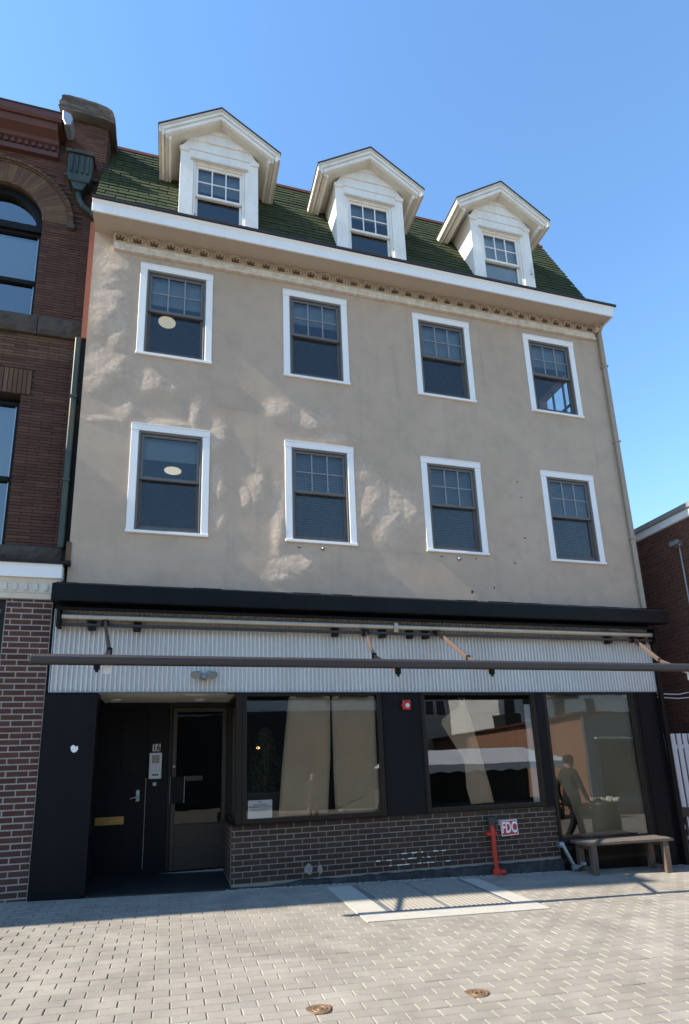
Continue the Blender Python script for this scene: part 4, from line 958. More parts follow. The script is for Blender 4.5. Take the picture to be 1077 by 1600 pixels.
m = MB(); rr = random.Random(77)      # filled cracks and seams in the stucco
for pts_ in ([(3.05, 4.58), (3.06, 4.3), (3.05, 3.88)], [(2.97, 7.25), (2.99, 6.8), (2.98, 6.3)], [(-.62, 6.29), (-.3, 6.26), (-.02, 6.27)], [(1.12, 6.75), (1.9, 6.70), (2.9, 6.66)], [(4.42, 6.9), (4.38, 6.5), (4.44, 6.28)], [(3.35, 4.57), (4.0, 4.56), (4.47, 4.58)],
             [(5.7, 6.2), (5.95, 6.45), (6.35, 6.42)], [(6.5, 4.5), (6.1, 4.2), (5.9, 4.25)], [(4.05, 7.1), (4.3, 7.35), (4.5, 7.42)], [(-.6, 5.35), (-.2, 5.33), (.0, 5.34)], [(7.85, 4.6), (8.0, 4.45), (8.2, 4.38)]):
    fine_ = []
    for (a, b) in zip(pts_, pts_[1:]):
        for k in range(8): f = k/8; fine_.append((a[0]+(b[0]-a[0])*f+rr.gauss(0, .006), a[1]+(b[1]-a[1])*f+rr.gauss(0, .006)))
    fine_.append(pts_[-1])
    for a, b in zip(fine_, fine_[1:]):
        d_ = Vector((b[0]-a[0], b[1]-a[1])); n_ = Vector((-d_.y, d_.x)).normalized()*rr.uniform(.0018, .0042)
        m.add([(a[0]+n_.x, -.0065, a[1]+n_.y), (a[0]-n_.x, -.0065, a[1]-n_.y), (b[0]-n_.x, -.0065, b[1]-n_.y), (b[0]+n_.x, -.0065, b[1]+n_.y)], [(0, 1, 2, 3)])
m.build('filled_crack', 'eave_tan', wall)['kind'] = 'stuff'
# ceiling lamps that show through two windows
for (x, y, z, lab) in ((.374, 1.523, 9.325, 'cream lit ceiling lamp seen through the top left window'), (.566, 2.207, 6.735, 'cream lit ceiling lamp seen through the lower left window')):
    cl = thing('ceiling_lamp', lab, 'lamp', (x, y, z), 'ceiling lamps upstairs')
    m = MB(); m.lathe([(.15, .01), (.15, -.012), (.13, -.022), (.005, -.024)], (x, y, z), 28); m.build('diffuser', 'lamp', cl)
    m = MB(); m.lathe([(.158, .012), (.158, -.004)], (x, y, z), 28); m.build('rim', 'whiteplastic', cl)

# bench
bn = thing('bench', 'low weathered wooden bench in front of the tall right window', 'bench', gp(7.1, -.35))
bc = Vector((7.10, -.30)); ang = R(-5.5); ux = Vector((math.cos(ang), math.sin(ang))); uy = Vector((-math.sin(ang), math.cos(ang)))
def bp(a, b, z): q = bc+ux*a+uy*b; return Vector((q.x, q.y, z))
U3 = lambda a: Vector((ux.x*a, ux.y*a, 0)); V3 = lambda a: Vector((uy.x*a, uy.y*a, 0)); Z3 = lambda a: Vector((0, 0, a))
zs_ = .195
for k, b in enumerate((-.165, -.055, .055, .165)):
    m = MB(); m.obox((0, 0, 0), (.70, 0, 0), (0, .052, 0), (0, 0, .020)); o = m.build('seat_board', 'wood', bn, bevel=.004)
    o.matrix_basis = Matrix.Translation(bp(0, b, zs_+random.uniform(-.002, .002))) @ Matrix.Rotation(ang, 4, 'Z')
for a in (-.585, .565):
    for b in (-.17, .17):
        p = bp(a, b, 0); g0 = gz(p.x, p.y); h = zs_-.021-g0
        m = MB(); m.obox((0, 0, 0), (.045, 0, 0), (0, .036, 0), (0, 0, h/2)); o = m.build('leg', 'woodleg', bn, bevel=.004); o.matrix_basis = Matrix.Translation(Vector((p.x, p.y, g0+h/2))) @ Matrix.Rotation(ang, 4, 'Z')
    p = bp(a, 0, 0); g0 = gz(p.x, p.y)
    m = MB(); m.obox((0, 0, 0), (.018, 0, 0), (0, .133, 0), (0, 0, .025)); o = m.build('stretcher', 'woodleg', bn); o.matrix_basis = Matrix.Translation(Vector((p.x, p.y, g0+.06))) @ Matrix.Rotation(ang, 4, 'Z')
    m = MB(); m.obox((0, 0, 0), (.018, 0, 0), (0, .133, 0), (0, 0, .03)); o = m.build('apron', 'woodleg', bn); o.matrix_basis = Matrix.Translation(bp(a, 0, zs_-.053)) @ Matrix.Rotation(ang, 4, 'Z')

# ------------------------------------------------------------------ left neighbour: brick building
nbld = thing('brick_building', 'dark roman brick building with an arched window and rough stone cap at the left', 'building', (-3, .3, 0))
NY = .30
AC, ASZ = -2.114, 9.80         # arch centre
NX0 = -7.6
hole1 = (AC-.61, AC+.61, 8.03, ASZ+.0); hole2 = (AC-.57, AC+.57, 4.36, 6.72)
# mortar body with openings cut (boxes round the openings; arch filled by stepped pieces)
m = MB()
m.box(NX0, AC-.61, NY+.012, NY+.4, 4.2, 11.4); m.box(AC+.61, -.70, NY+.012, NY+.4, 4.2, 11.4)
m.box(AC-.61, AC+.61, NY+.012, NY+.4, 6.72, 8.03)
m.box(AC-.61, AC-.57, NY+.012, NY+.4, 4.2, 6.72); m.box(AC+.57, AC+.61, NY+.012, NY+.4, 4.2, 6.72)
n = 20; poly = [(AC-.61, 11.4), (AC-.61, ASZ)]+[(AC-.61*math.cos(math.pi*k/n), ASZ+.61*math.sin(math.pi*k/n)) for k in range(1, n)]+[(AC+.61, ASZ), (AC+.61, 11.4)]
m.prism(poly, 'y', NY+.012, NY+.4)
m.box(NX0, -.71, NY+.4, 9, 0, 11.3)
nwall = m.build('brick_wall', 'mortar_dark', nbld)
it = []; tan = []
for u, z, l, h in courses(-3.6, -.705, 4.42, 11.2, .295, .0485, .006, holes=(hole1, hole2, (-3.6, -.705, 7.72, 8.03), (AC-.75, AC+.70, 6.72, 7.13))):
    rr_ = math.hypot(u-AC, z-ASZ)
    if z > ASZ and rr_ < 1.08: continue
    (tan if 7.15 < z < 7.72 and random.random() < .75 and (z > 7.33) else it).append((Vector((u, NY+rng.normal(0, .0015), z)), l, h))
def nseen(i):
    d = i[0]-camp; D_ = d.dot(fw); return (0 if -25 < PPX+F_*d.dot(r2)/D_ else 1, d.length)
pieces(nwall, 'brick', 'roman', it, ROT_F, 300, 'brick_rest', nseen, depth=.05, c=.003)
pieces(nwall, 'tan_brick', 'roman_tan', tan, ROT_F, 60, 'tan_brick_rest', nseen, depth=.05, c=.003)
# soldier lintel
for i in range(24):
    x = AC-.74+i*.061
    o = link('lintel_brick', piece_mesh('roman_tan', .052, .05, .395, .003), nwall, (x, NY-.002, 6.925))
# arch voussoirs and hood
nv = 46
for k in range(nv):
    a = math.pi*(k+.5)/nv; rm = (.63+.98)/2
    if k == 0: m = MB(); hw0, hw1 = .634*math.pi/nv*.47, .978*math.pi/nv*.47; m.prism([(-hw0, -.172), (hw0, -.172), (hw1, .172), (-hw1, .172)], 'y', 0, .06); vme = m.mesh('voussoir', 'roman_tan')
    o = link('voussoir', vme, nwall); o.matrix_basis = Matrix.Translation((AC+rm*math.cos(a), NY-.004-random.random()*.003, ASZ+rm*math.sin(a))) @ Matrix.Rotation(-(a-math.pi/2), 4, 'Y')
for k in range(40):
    a = math.pi*(k+.5)/40
    o = link('hood_brick', piece_mesh('roman_tan', .074, .09, .045, .006), nwall); o.matrix_basis = Matrix.Translation((AC+1.035*math.cos(a), NY-.045, ASZ+1.035*math.sin(a))) @ Matrix.Rotation(-(a-math.pi/2), 4, 'Y')
m = MB(); ringarc(m, .985, 1.01, NY-.02, NY+.02, 0, math.pi, 40, AC, ASZ); m.build('arch_roll', 'roman_tan', nwall); m = MB(); ringarc(m, .60, .632, NY-.012, NY+.05, 0, math.pi, 40, AC, ASZ); m.build('arch_roll', 'roman_tan', nwall)
m = MB(); m.box(AC+.97, AC+1.09, NY-.07, NY+.02, ASZ-.09, ASZ-.005); m.build('hood_stop', 'brownstone', nwall, bevel=.01)
# rock-faced stones
def rock(name, x0, x1, y0, y1, z0, z1, parent, mat='brownstone', amp=.02, seed=1, n=9):
    rr_ = random.Random(seed); m = MB(); nxk = max(3, int((x1-x0)/.06)); nzk = max(3, int((z1-z0)/.06)); g = []
    for i in range(nxk+1):
        for j in range(nzk+1):
            e = min(i, nxk-i, j, nzk-j); y = y0-(rr_.uniform(.2, 1)*amp if e > 0 else 0)
            g.append((x0+(x1-x0)*i/nxk, y, z0+(z1-z0)*j/nzk))
    f = [(i*(nzk+1)+j, (i+1)*(nzk+1)+j, (i+1)*(nzk+1)+j+1, i*(nzk+1)+j+1) for i in range(nxk) for j in range(nzk)]
    m.add(g, f); m.box(x0, x1, y0+.001, y1, z0, z1); return m.build(name, mat, parent)
for k, (a, b) in enumerate(((-3.4, -2.62), (-2.61, -1.42), (-1.41, -.81))): rock('sill_stone', a, b, NY-.045, NY+.05, 7.725, 8.028, nwall, seed=k, amp=.045)
rock('band_stone', -3.4, -.74, NY-.06, NY+.1, 4.19, 4.40, nwall, seed=7, amp=.03)
# windows
def plain_window(parent, x0, x1, z0, z1, y, mt, mat='black2'):
    m = MB(); f = .055
    m.box(x0, x0+f, y-.02, y+.06, z0, z1); m.box(x1-f, x1, y-.02, y+.06, z0, z1); m.box(x0+f, x1-f, y-.02, y+.06, z1-f, z1); m.box(x0+f, x1-f, y-.02, y+.06, z0, z0+f); m.box(x0+f, x1-f, y-.03, y+.05, mt-.035, mt+.035)
    w = m.build('window', mat, parent, bevel=.004)
    for a, b in ((x1-f-.02, x1-f-.002), (x0+f+.002, x0+f+.02)): m = MB(); m.box(a, b, y+.005, y+.03, z0+f, z1-f); m.build('glazing_bead', 'steel', w)
    for a, b in ((z0+f, mt-.035), (mt+.035, z1-f)):
        m = MB(); m.add([(x0+f, y+.02, a), (x1-f, y+.02, a), (x1-f, y+.02, b), (x0+f, y+.02, b)], [(0, 1, 2, 3)]); m.build('pane', 'skyglass', w)
    return w
wA = plain_window(nbld, AC-.605, AC+.605, 8.03, ASZ-.14, NY+.16, 8.74)
m = MB(); m.box(AC-.55, AC+.55, NY+.25, NY+.26, 8.78, ASZ-.2); m.build('blind', 'blind_lt', wA)
m = MB(); m.box(AC-.605, AC+.605, NY+.10, NY+.22, ASZ-.138, ASZ-.02); ringarc(m, .50, .604, NY+.10, NY+.2, 0, math.pi, 24, AC, ASZ-.02); m.build('fanlight_frame', 'black2', wA)
m = MB(); m.add([(AC+.5*math.cos(math.pi*k/16), NY+.18, ASZ-.02+.5*math.sin(math.pi*k/16)) for k in range(17)], [tuple(range(17))]); m.build('fanlight_pane', 'skyglass', wA)
wB = plain_window(nbld, AC-.565, AC+.565, 4.40, 6.64, NY+.13, 5.43)
m = MB(); m.box(AC-.50, AC+.50, NY+.22, NY+.23, 5.5, 6.6); m.build('blind', 'blind_lt', wB)
m = MB(); m.box(NX0+.3, -.75, NY+.9, NY+1.0, 4, 11.2); m.build('room', 'room', nbld)
# cornice of the neighbour
CY = NY-.32
m = MB(); m.prism([(NY, 11.02), (NY-.07, 11.02), (NY-.08, 11.10), (NY-.05, 11.12), (NY-.05, 11.22), (NY-.10, 11.24), (NY-.12, 11.30), (NY-.24, 11.36), (NY-.27, 11.46), (NY, 11.46)], 'x', NX0, -1.37); nc = m.build('cornice', 'rustdark', nbld)
m = MB(); m.prism([(NY-.16, 11.462), (NY-.30, 11.462), (NY-.325, 11.50), (NY-.335, 11.60), (NY+.2, 11.60), (NY+.2, 11.462)], 'x', NX0, -1.31); m.build('crown', 'rustdark', nc)
m = MB(); m.box(NX0, -1.27, NY-.345, NY+.6, 11.602, 11.622); m.build('roof_edge', 'flash', nc)
m = MB(); m.box(NX0, -1.30, NY-.30, NY+.6, 11.624, 11.66); m.build('flashing', 'gate', nc)
m = MB(); m.prism([(-1.295, 11.66), (-1.295, 11.50), (-1.24, 11.38), (-1.17, 11.40), (-1.14, 11.52), (-1.17, 11.62)], 'y', NY-.36, NY-.1); m.build('flashing_fold', 'steel', nc, bevel=.01)
den = MB().box(-.028, .028, NY-.088, NY-.051, 11.135, 11.205).mesh('dentil', 'rustdark')
for i in range(26): link('dentil', den, nc, (-1.44-i*.098, 0, 0))
# parapet pier with rough stone cap
m = MB(); m.box(-1.30, -.665, NY+.012, 1.4, 11.0, 12.0); m.box(-.735, -.655, NY+.004, 1.4, 9.7, 11.19); pier = m.build('parapet_pier', 'mortar_dark', nbld)
it = [(Vector((u, NY-.0, z)), l, h) for u, z, l, h in courses(-1.30, -.66, 11.2, 11.95, .295, .0485, .006)]
pieces(pier, 'brick', 'roman', it, ROT_F, 60, 'brick_rest', None, .05, .003)
it = [(Vector((-.652, u, z)), l, h) for u, z, l, h in courses(NY+.05, 1.4, 9.9, 11.95, .295, .0485, .006)]
pieces(pier, 'brick', 'roman', it, ROT_R, 60, 'brick_rest', None, .05, .003)
rr = random.Random(21); bmx = bmesh.new(); bmesh.ops.create_cube(bmx, size=1); bmesh.ops.subdivide_edges(bmx, edges=bmx.edges, cuts=7, use_grid_fill=True)
for v_ in bmx.verts:
    x, y, z = v_.co
    k = 1-.25*max(0, z)*abs(x)*2.2
    v_.co = Vector((-.985+x*.86*k+rr.gauss(0, .006), NY-.06+.55+y*1.25+rr.gauss(0, .006), 12.13+z*.32*(1-.5*max(0, abs(x)-.25))+rr.gauss(0, .007)-.16*max(0, x)**2*2))
me = bpy.data.meshes.new('stone_cap'); bmx.to_mesh(me); bmx.free(); me.materials.append(MT['brownstone']); auto_smooth(link('stone_cap', me, nbld), 60)
# rust board and dark gap between the buildings
m = MB(); m.box(-.775, -.698, .06, .32, 7.62, 9.72); m.build('corner_board', 'rust', nbld)
m = MB(); m.box(-.80, -.692, .10, .32, 4.05, 7.62); m.build('gap_board', 'black2', nbld)
m = MB(); m.box(-.725, -.665, -.016, .01, 4.12, 4.40); m.build('broken_tile', 'roman_tan', nbld)
# copper downspout with leader head
cd = thing('copper_downspout', 'green copper downspout with ribbed leader head between the two buildings', 'downspout', (-.78, .1, 4.3))
m = MB(); m.box(-.845, -.765, .03, .095, 4.33, 7.60); m.build('pipe', 'copper', cd, bevel=.012)
for z in (5.3, 6.6): m = MB(); m.box(-.852, -.758, .022, .11, z, z+.04); m.build('strap', 'copper', cd)
m = MB(); m.prism([(-1.19, 10.62), (-1.16, 10.50), (-.86, 10.50), (-.83, 10.62), (-.83, 11.03), (-1.19, 11.03)], 'y', NY-.20, NY); lh = m.build('leader_head', 'copper', cd, bevel=.01)
m = MB(); m.box(-1.22, -.80, NY-.23, NY+.0, 11.031, 11.075); m.build('head_rim', 'copper', lh)
for i in range(4): m = MB(); m.box(-1.14+i*.078, -1.112+i*.078, NY-.222, NY-.2005, 10.66, 10.99); m.build('rib', 'copper', lh)
for s_ in (-1, 1): m = MB(); m.box(-1.01+s_*.18, -1.01+s_*.245, NY-.06, NY-.03, 10.72, 10.77); m.build('lug', 'copper', lh)
m = MB(); m.prism([(-1.13, 10.499), (-.89, 10.499), (-.95, 10.36), (-1.07, 10.36)], 'y', NY-.18, NY-.02); m.tube([(-1.01, NY-.1, 10.38), (-1.0, NY-.1, 10.27), (-.93, NY-.09, 10.13), (-.80, NY-.08, 10.05), (-.72, NY-.07, 9.95), (-.72, NY-.07, 9.72)], .05, 12); m.build('outlet', 'copper', lh)
# ground floor: white band, dentils, brick pier
m = MB(); m.box(NX0, -.735, -.10, NY, 3.862, 4.055); wb = m.build('shop_band', 'white', nbld, bevel=.004)
m = MB(); m.box(NX0, -.655, -.135, NY-.05, 4.057, 4.085); m.lathe([(.032, -.03), (.032, .03)], (-.665, -.12, 4.07), 10, 'x'); m.build('gutter_edge', 'bronze', wb)
m = MB(); m.prism([(NY, 3.60), (-.02, 3.60), (-.03, 3.66), (-.045, 3.68), (-.045, 3.80), (-.07, 3.86), (NY, 3.86)], 'x', NX0, -.745); m.build('dentil_board', 'cream', wb)
dn = MB().box(-.022, .022, -.062, -.0455, 3.70, 3.79).mesh('dentil', 'cream')
for i in range(14): link('dentil', dn, wb, (-.80-i*.118, 0, 0))
m = MB(); m.box(-1.37, -.832, .006, .6, -.05, 3.60); bpier = m.build('brick_pier', 'mortar_light', nbld)
it = [(Vector((u, rng.normal(0, .0015), z)), l, h) for u, z, l, h in courses(-1.372, -.832, -.02, 3.60, .243, .0745, .017, phase=.07)]
pieces(bpier, 'brick', 'pierbrick', it, ROT_F, 300, 'brick_rest', None, .05, .004)
m = MB(); m.box(-1.43, -1.373, .05, .2, -.05, 3.58); m.box(-2.9, -1.43, .05, .2, -.05, .5); m.box(-2.9, -1.43, .06, .18, 2.88, 2.96); m.box(-2.9, -1.43, .05, .2, 3.50, 3.58); wf = m.build('shop_window', 'bronze', nbld)
for a, b in ((.5, 2.88), (2.96, 3.50)): m = MB(); m.add([(-2.9, .12, a), (-1.43, .12, a), (-1.43, .12, b), (-2.9, .12, b)], [(0, 1, 2, 3)]); m.build('pane', 'shopglass', wf)
m = MB(); m.box(NX0, -2.9, 0, .6, -.1, 3.6); m.box(NX0, -.84, 2.4, 2.5, -.1, 3.9); m.build('shop_interior', 'roomdark', nbld)

# taller building farther left, forward of the line: its shade lies on the paving
tb = thing('tall_stone_building', 'tall pale stone building standing forward of the line farther left', 'building', (-14, 0, 0))
m = MB(); m.box(-26, -7.85, -1.38, 9, -.2, 11.6); tw = m.build('wall', 'concrete', tb)
m = MB(); m.prism([(-1.38, 11.6), (-1.48, 11.65), (-1.53, 11.95), (-.5, 11.95), (-.5, 11.6)], 'x', -26.1, -7.72); m.build('cornice', 'cream', tb)
m = MB(); m.box(-9.4, -8.3, -.2, .8, 11.95, 12.5); m.build('chimney', 'orangebrick', tb)
for i in range(6):
    for j in range(3):
        m = MB(); x = -24.4+i*2.8; z = 1.0+j*3.6; m.box(x, x+1.2, -1.41, -1.381, z, z+1.9); f_ = m.build('window', 'white', tb); m = MB(); m.box(x+.08, x+1.12, -1.416, -1.411, z+.08, z+1.82); m.build('pane', 'bin', f_)

# ------------------------------------------------------------------ right neighbour: brick wall across a gap
XW = 9.60
rb = thing('party_wall_building', 'dark red brick side wall with metal coping to the right beyond a gap', 'building', (XW, 1, 0))
m = MB(); m.box(XW+.006, XW+8, -1.6, 9, -.6, 5.55); rw = m.build('brick_wall', 'mortar_brown', rb)
it = [(Vector((XW+rng.normal(0, .0012), u, z)), l, h) for u, z, l, h in courses(-1.59, 3.2, -.30, 5.54, .213, .0725, .011)]
pieces(rw, 'brick', 'rightbrick', it, ROT_L, 300, 'brick_rest', lambda i: (0 if -.5 < i[0].y < 1.3 and i[0].z > 1.7 else 1, (i[0]-camp).length), .05, .004)
m = MB(); m.box(XW-.05, XW+.5, -1.65, 9, 5.555, 5.70); m.build('coping_fascia', 'gate', rb, bevel=.004)
m = MB(); m.box(XW-.09, XW+.5, -1.7, 9, 5.702, 5.80); m.build('coping', 'steel', rb, bevel=.004)
m = MB(); m.box(XW-.075, XW-.001, .02, .14, 5.08, 5.20); sl_ = thing('wall_floodlight', 'small grey floodlight with conduit high on the right brick wall', 'floodlight', (XW, .08, 5.1)); m.build('box', 'steel', sl_, bevel=.006)
for s_ in (-1, 1): m = MB(); m.lathe([(.03, 0), (.055, -.05), (.05, -.07)], (XW-.08, .08+s_*.05, 5.15), 12, 'x'); m.build('lamp_head', 'steel', sl_)
m = MB(); m.tube([(XW-.02, .08, 5.08), (XW-.02, .08, 2.2)], .014, 8); m.build('conduit', 'steel', sl_)
m = MB(); m.tube([(8.62, .3, 2.42), (9.2, .3, 2.40), (XW-.01, .3, 2.46)], .008, 6); m.tube([(8.62, .3, 2.36), (9.2, .3, 2.33), (XW-.01, .3, 2.36)], .008, 6); cb = m.build('cables', 'gate'); tag(cb, 'two thin pale cables strung across the gap by the right brick wall', 'cable')
# white slat gate in the gap
gt = thing('slat_gate', 'white vertical slat gate closing the gap beside the shopfront', 'gate', (9.1, .4, 0))
for i in range(8):
    x = 8.60+i*.128
    m = MB(); m.box(x, x+.092, .40, .422, .16, 1.735); m.build('slat', 'gate', gt, bevel=.003)
for z in (.45, 1.48): m = MB(); m.box(8.50, 9.58, .424, .47, z, z+.07); m.build('rail', 'gate', gt)
m = MB(); m.box(8.55, 9.58, .395, .43, -.3, .155); m.build('kick_board', 'bin', gt)
# dark utility fittings by the gate
uf = thing('utility_meter', 'dark pipes and meter at the foot of the shopfront beside the gate', 'meter', (8.55, 0, -.2))
m = MB(); m.box(8.50, 8.72, -.05, .12, .42, .56); m.build('meter_box', 'bin', uf, bevel=.01)
m = MB(); m.tube([(8.55, .02, .42), (8.55, .02, .1), (8.53, -.03, -.05), (8.53, -.03, -.27)], .035, 10); m.build('riser', 'bin', uf)
m = MB(); m.tube([(8.66, .05, .42), (8.66, .05, -.25)], .028, 10); m.build('riser', 'bin', uf)
m = MB(); m.lathe([(.045, -.03), (.045, .03)], (8.55, .02, .27), 10); m.lathe([(.04, -.03), (.04, .03)], (8.66, .05, .1), 10); m.build('union', 'greyplastic', uf)

# ------------------------------------------------------------------ across the street (seen in the shop glass)
ob = thing('opposite_brick_shop', 'low orange brick shop with blue grey front, mirrored in the shop windows', 'building', (17.7, -14, 0))
A = Vector((17.7, -14.0)); B = Vector((22.0, -40.0)); Cc = Vector((30, -14.6)); Dd = Vector((34, -40))
m = MB(); zt = 3.16; m.add([(p.x, p.y, z) for z in (-2, zt) for p in (A, Cc, Dd, B)], [(0, 1, 5, 4), (1, 2, 6, 5), (2, 3, 7, 6), (3, 0, 4, 7), (4, 5, 6, 7)]); m.build('wall', 'orangebrick', ob)
m = MB(); m.bar((17.72, -13.95, 1.3), (30, -14.55, 1.3), .08, 3.9); m.build('shopfront', 'bluegrey', ob)
m = MB(); m.bar((18.4, -13.88, .9), (25, -14.2, .9), .06, 2.2); m.build('shop_window', 'bin', ob)
m = MB(); m.bar((18.2, -13.86, 2.15), (26, -14.25, 2.15), .16, .07); m.build('sign_rail', 'siding', ob)
m = MB(); m.bar((17.62, -14, 3.22), (21.95, -40, 3.22), .35, .10); m.bar((17.6, -13.95, 3.22), (30, -14.5, 3.22), .35, .10); m.build('coping', 'rustdark', ob)
m = MB(); m.box(19.2, 20.3, -24, -22.6, 3.16, 4.0); m.build('roof_unit', 'bin', ob, bevel=.02)
def house(name, label, x0, x1, y0, y1, z1, mat, wins, ridge=None):
    h = thing(name, label, 'house', ((x0+x1)/2, (y0+y1)/2, 0))
    m = MB(); m.box(x0, x1, y0, y1, -2.5, z1); m.build('wall', mat, h)
    n_ = int((z1-2)/.16)
    m = MB()
    for k in range(n_): z = 2+k*.16; m.add([(x0-.002, y1+.03, z), (x1, y1+.03, z), (x1, y1+.004, z+.15), (x0, y1+.004, z+.15)], [(0, 1, 2, 3)]); m.add([(x0-.03, y0, z), (x0-.03, y1, z), (x0-.004, y1, z+.15), (x0-.004, y0, z+.15)], [(0, 1, 2, 3)])
    m.build('clapboards', mat, h)
    m = MB(); xm = (x0+x1)/2; m.prism([(x0-.4, z1), (x1+.4, z1), (xm, z1+min(2.2, (x1-x0)*.35))], 'y', y0-.3, y1+.4); m.build('roof', 'darksiding', h)
    for a, b, c, d in wins:
        m = MB(); m.box(a-.1, b+.1, y1+.02, y1+.06, c-.1, d+.1); w = m.build('window', 'siding', h); m = MB(); m.box(a, b, y1+.05, y1+.07, c, d); m.build('pane', 'bin', w)
    return h
house('clapboard_house', 'tall white clapboard house behind the opposite shop, mirrored in the shop windows', 32.7, 54, -58, -46, 12, 'siding', [(33.3, 34.5, 5.2, 7.4), (35.6, 36.7, 5.4, 7.4), (39.2, 40.4, 5.2, 7.4), (43, 44.2, 5.2, 7.4), (33.3, 34.5, 9, 11)])
house('clapboard_house', 'cream house with bay windows far left in the mirrored street', 17, 23.3, -46, -38, 10, 'creamsiding', [(21.2, 21.9, 5.2, 6.4), (22.2, 22.9, 5.2, 6.4), (19, 20, 5.2, 6.6)])
house('clapboard_house', 'dark clapboard house between the cream and the white one, mirrored in the glass', 24.0, 29.5, -84, -66, 9, 'darksiding', [(26, 27, 4.8, 6.2)])
h_ = house('clapboard_house', 'white clapboard house over a shop level darkened for shade, mirrored in the left shop window', -14, 15, -40, -30, 10, 'siding', [(-6, -4.8, 6, 8), (-2, -.8, 6, 8), (2, 3.2, 6, 8), (6, 7.2, 6, 8), (10.6, 11.8, 5.6, 7.4)])
m = MB(); m.box(-14.2, 15.2, -30, -28.6, -2.5, 4.75); m.build('shade_box', 'darksiding', h_)  # dark box added in place of shade along the street level
# canopy tent
ct = thing('canopy_tent', 'white peaked canopy tent standing across the street, mirrored in the middle window', 'tent', (12, -13, 0))
m = MB(); x0, x1, y0, y1 = 8.6, 15.6, -15.2, -12.0; ze, zr, g0 = 1.30, 1.86, -1.0
m.add([(x0, y1, ze), (x1, y1, ze), (x1, y0, ze), (x0, y0, ze), (x0+.2, (y0+y1)/2, zr), (x1-1.2, (y0+y1)/2, zr)], [(0, 1, 5, 4), (1, 2, 5), (2, 3, 4, 5), (3, 0, 4)]); m.build('canopy', 'cloth', ct)
m = MB()
for a, b in (((x0, y1), (x1, y1)), ((x1, y1), (x1, y0)), ((x1, y0), (x0, y0)), ((x0, y0), (x0, y1))):
    n_ = 10
    for k in range(n_):
        p = Vector(a).lerp(Vector(b), k/n_); q = Vector(a).lerp(Vector(b), (k+1)/n_); mid_ = (p+q)/2
        m.add([(p.x, p.y, ze), (q.x, q.y, ze), (q.x, q.y, ze-.22), (mid_.x, mid_.y, ze-.30), (p.x, p.y, ze-.22)], [(0, 1, 2, 3, 4)])
m.build('valance', 'cloth', ct)
for x in (x0+.05, x1-.05):
    for y in (y0+.05, y1-.05): m = MB(); m.tube([(x, y, gz(x, y)), (x, y, ze)], .025, 8); m.build('pole', 'steel', ct)
m = MB(); m.box(x0+.05, x1-.05, y0-.02, y0, -1.0, ze-.02); m.box(x0-.02, x0, y0, y1, -1.0, ze-.02); m.build('tent_shade_panel', 'bin', ct)  # dark panels added to stand in for the shade under the canopy
m = MB(); m.box(x0+.4, x1-.6, y1-.8, y1-.1, -.9, -.05); m.build('tent_shade_block', 'bin', ct)  # dark block added for the same shade below the canopy
# litter bin
lb = thing('litter_bin', 'full dark litter bin on the pavement, mirrored in the tall right window', 'bin', (9.9, -3.5, 0))
g0 = gz(9.9, -3.5); m = MB(); m.lathe([(.25, 0), (.30, .08), (.31, .78), (.29, .84), (.25, .84)], (9.93, -3.5, g0), 20); m.build('drum', 'bin', lb)
rr = random.Random(2)
for k in range(9): m = MB(); m.box(-.07, .07, -.05, .05, -.03, .03); o = m.build('litter', random.choice(['soffit_tan', 'signwhite', 'cream']), lb, bevel=.01); o.matrix_basis = Matrix.Translation((9.93+rr.uniform(-.2, .2), -3.5+rr.uniform(-.2, .2), g0+.86+rr.uniform(0, .06))) @ Matrix.Rotation(rr.uniform(0, 3), 4, 'Z') @ Matrix.Rotation(rr.uniform(-.6, .6), 4, 'X')

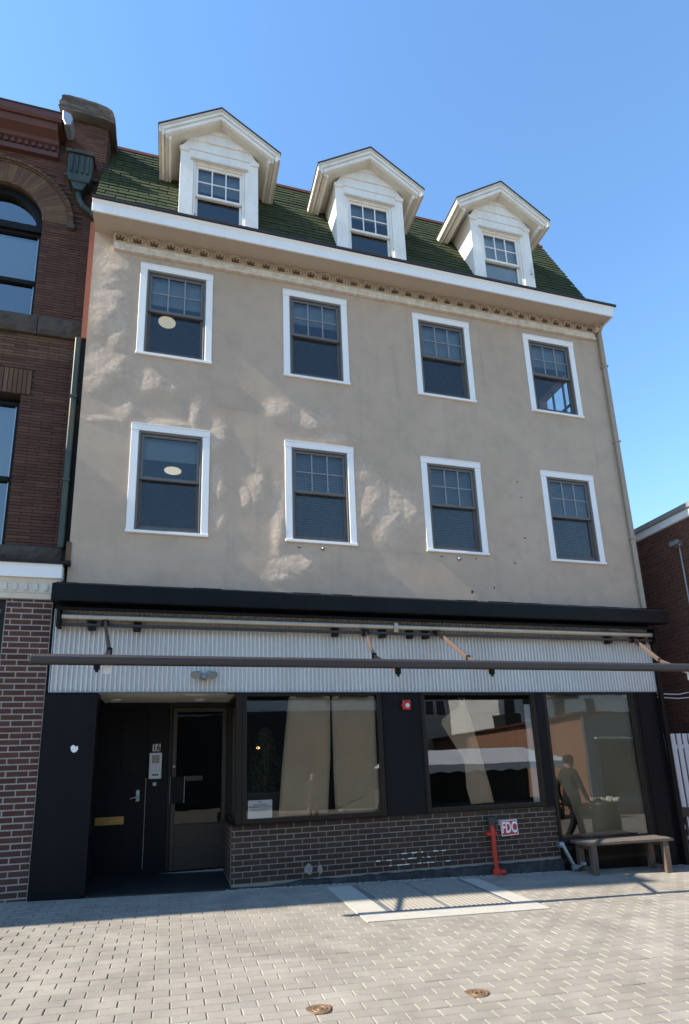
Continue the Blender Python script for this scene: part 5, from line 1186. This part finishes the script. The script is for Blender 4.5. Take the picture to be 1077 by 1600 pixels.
# people
def person(label, loc, yaw_, height, mats, stride=.0, armsw=.0):
    """one continuous skinned body; mats = (skin, hair, top, trousers, shoes)"""
    s = height/1.78
    P = {'pel': (0, 0, .95), 'sp': (0, .0, 1.12), 'ch': (0, .01, 1.33), 'nk': (0, .0, 1.50), 'hd0': (0, -.02, 1.58), 'hd1': (0, -.025, 1.68), 'hd2': (0, -.015, 1.74),
         'shL': (-.18, 0, 1.42), 'elL': (-.25, .03+armsw, 1.14), 'wrL': (-.25, -.06+armsw*1.5, .90), 'haL': (-.25, -.08+armsw*1.6, .82),
         'shR': (.18, 0, 1.42), 'elR': (.25, .03-armsw, 1.14), 'wrR': (.25, -.06-armsw*1.2, .90), 'haR': (.25, -.08-armsw*1.3, .82),
         'hiL': (-.09, 0, .90), 'knL': (-.10, -stride*.45-.02, .50), 'anL': (-.10, -stride*.8+.04, .09), 'toL': (-.11, -stride*.8-.12, .03),
         'hiR': (.09, 0, .90), 'knR': (.10, stride*.30-.03, .50), 'anR': (.10, stride*.95, .12), 'toR': (.11, stride*.95-.14, .03)}
    E_ = [('pel','sp'),('sp','ch'),('ch','nk'),('nk','hd0'),('hd0','hd1'),('hd1','hd2'),('ch','shL'),('shL','elL'),('elL','wrL'),('wrL','haL'),('ch','shR'),('shR','elR'),('elR','wrR'),('wrR','haR'),
          ('pel','hiL'),('hiL','knL'),('knL','anL'),('anL','toL'),('pel','hiR'),('hiR','knR'),('knR','anR'),('anR','toR')]
    RAD = {'pel': (.165, .12), 'sp': (.15, .11), 'ch': (.18, .125), 'nk': (.078, .08), 'hd0': (.088, .105), 'hd1': (.102, .126), 'hd2': (.062, .080), 'sh': (.07, .07), 'el': (.052, .052), 'wr': (.036, .036), 'ha': (.036, .022), 'hi': (.095, .095), 'kn': (.068, .068), 'an': (.046, .05), 'to': (.040, .028)}
    ks = list(P); me = bpy.data.meshes.new('person'); me.from_pydata([Vector(P[k])*s for k in ks], [(ks.index(a), ks.index(b)) for a, b in E_], [])
    o = bpy.data.objects.new('tmp', me); COL.objects.link(o)
    sk = o.modifiers.new('skin', 'SKIN'); sk.use_smooth_shade = True; ss = o.modifiers.new('sub', 'SUBSURF'); ss.levels = 2; ss.render_levels = 2
    for i, k in enumerate(ks):
        r_ = RAD.get(k) or RAD[k[:2]]; me.skin_vertices[0].data[i].radius = (r_[0]*s, r_[1]*s); me.skin_vertices[0].data[i].use_root = (k == 'pel')
    dg = bpy.context.evaluated_depsgraph_get(); dg.update(); bm_ = bpy.data.meshes.new_from_object(o.evaluated_get(dg)); bpy.data.objects.remove(o)
    bm_.materials.clear()
    for k in mats: bm_.materials.append(MT[k])
    for p in bm_.polygons:
        c_ = p.center/s; p.use_smooth = True
        if c_.z > 1.50: p.material_index = 1 if (c_.z > 1.68 or (c_.y > .02 and c_.z > 1.57)) else 0
        elif c_.z < .10: p.material_index = 4
        elif abs(c_.x) > .19 and c_.z < .90: p.material_index = 0
        elif c_.z < .88: p.material_index = 3
        else: p.material_index = 2
    o = link('person', bm_); o.location = (loc[0], loc[1], gz(*loc)); o.rotation_euler = (0, 0, yaw_); tag(o, label, 'person')
    # fingers, ears, nose, hem
    m = MB()
    for sd in ('L', 'R'):
        hp = Vector(P['ha'+sd])*s
        for k in range(4): q = hp+Vector((0, (-.022+.015*k)*s, -.03*s)); m.tube([q, q+Vector((0, -.004, -.04*s)), q+Vector((0, -.018*s, -(.062+.008*(k in (1, 2)))*s))], [.009*s, .008*s, .006*s], 6)
        q = hp+Vector((0, -.03*s, .01*s)); m.tube([q, q+Vector((0, -.025*s, -.03*s)), q+Vector((0, -.03*s, -.055*s))], [.010*s, .009*s, .007*s], 6)
    m.build('fingers', mats[0], o, smooth=True)
    m = MB(); m.add([Vector(p_)*s for p_ in ((0, -.118, 1.655), (-.014, -.108, 1.625), (.014, -.108, 1.625), (0, -.140, 1.628))], [(0, 1, 3), (0, 3, 2), (1, 2, 3)])
    for q in (-1, 1): m.add([Vector((q*.082, y_, z_))*s for y_, z_ in ((-.01, 1.66), (.015, 1.67), (.012, 1.63), (-.005, 1.615))]+[Vector((q*.094, .008, 1.645))*s], [(0, 1, 4), (1, 2, 4), (2, 3, 4), (3, 0, 4)])
    m.build('nose_and_ears', mats[0], o)
    m = MB(); m.lathe([(.185*s, .80*s), (.19*s, .95*s), (.165*s, 1.08*s)], (0, 0, 0), 20); cm = m.build('jacket_hem', mats[2], o, smooth=True); cm.scale = (1, .78, 1)
    return o
person('person in a dark jacket and trousers walking past, mirrored in the tall right window', (8.18, -2.2), R(95), 1.82, ('skin', 'hair', 'coat', 'trouser', 'shoe'), .34, .10)
person('person in dark jacket and khaki trousers across the street, mirrored in the left window', (5.1, -11.0), R(180), 1.74, ('skin', 'hair', 'coat', 'khaki', 'shoe'), .04, .0)
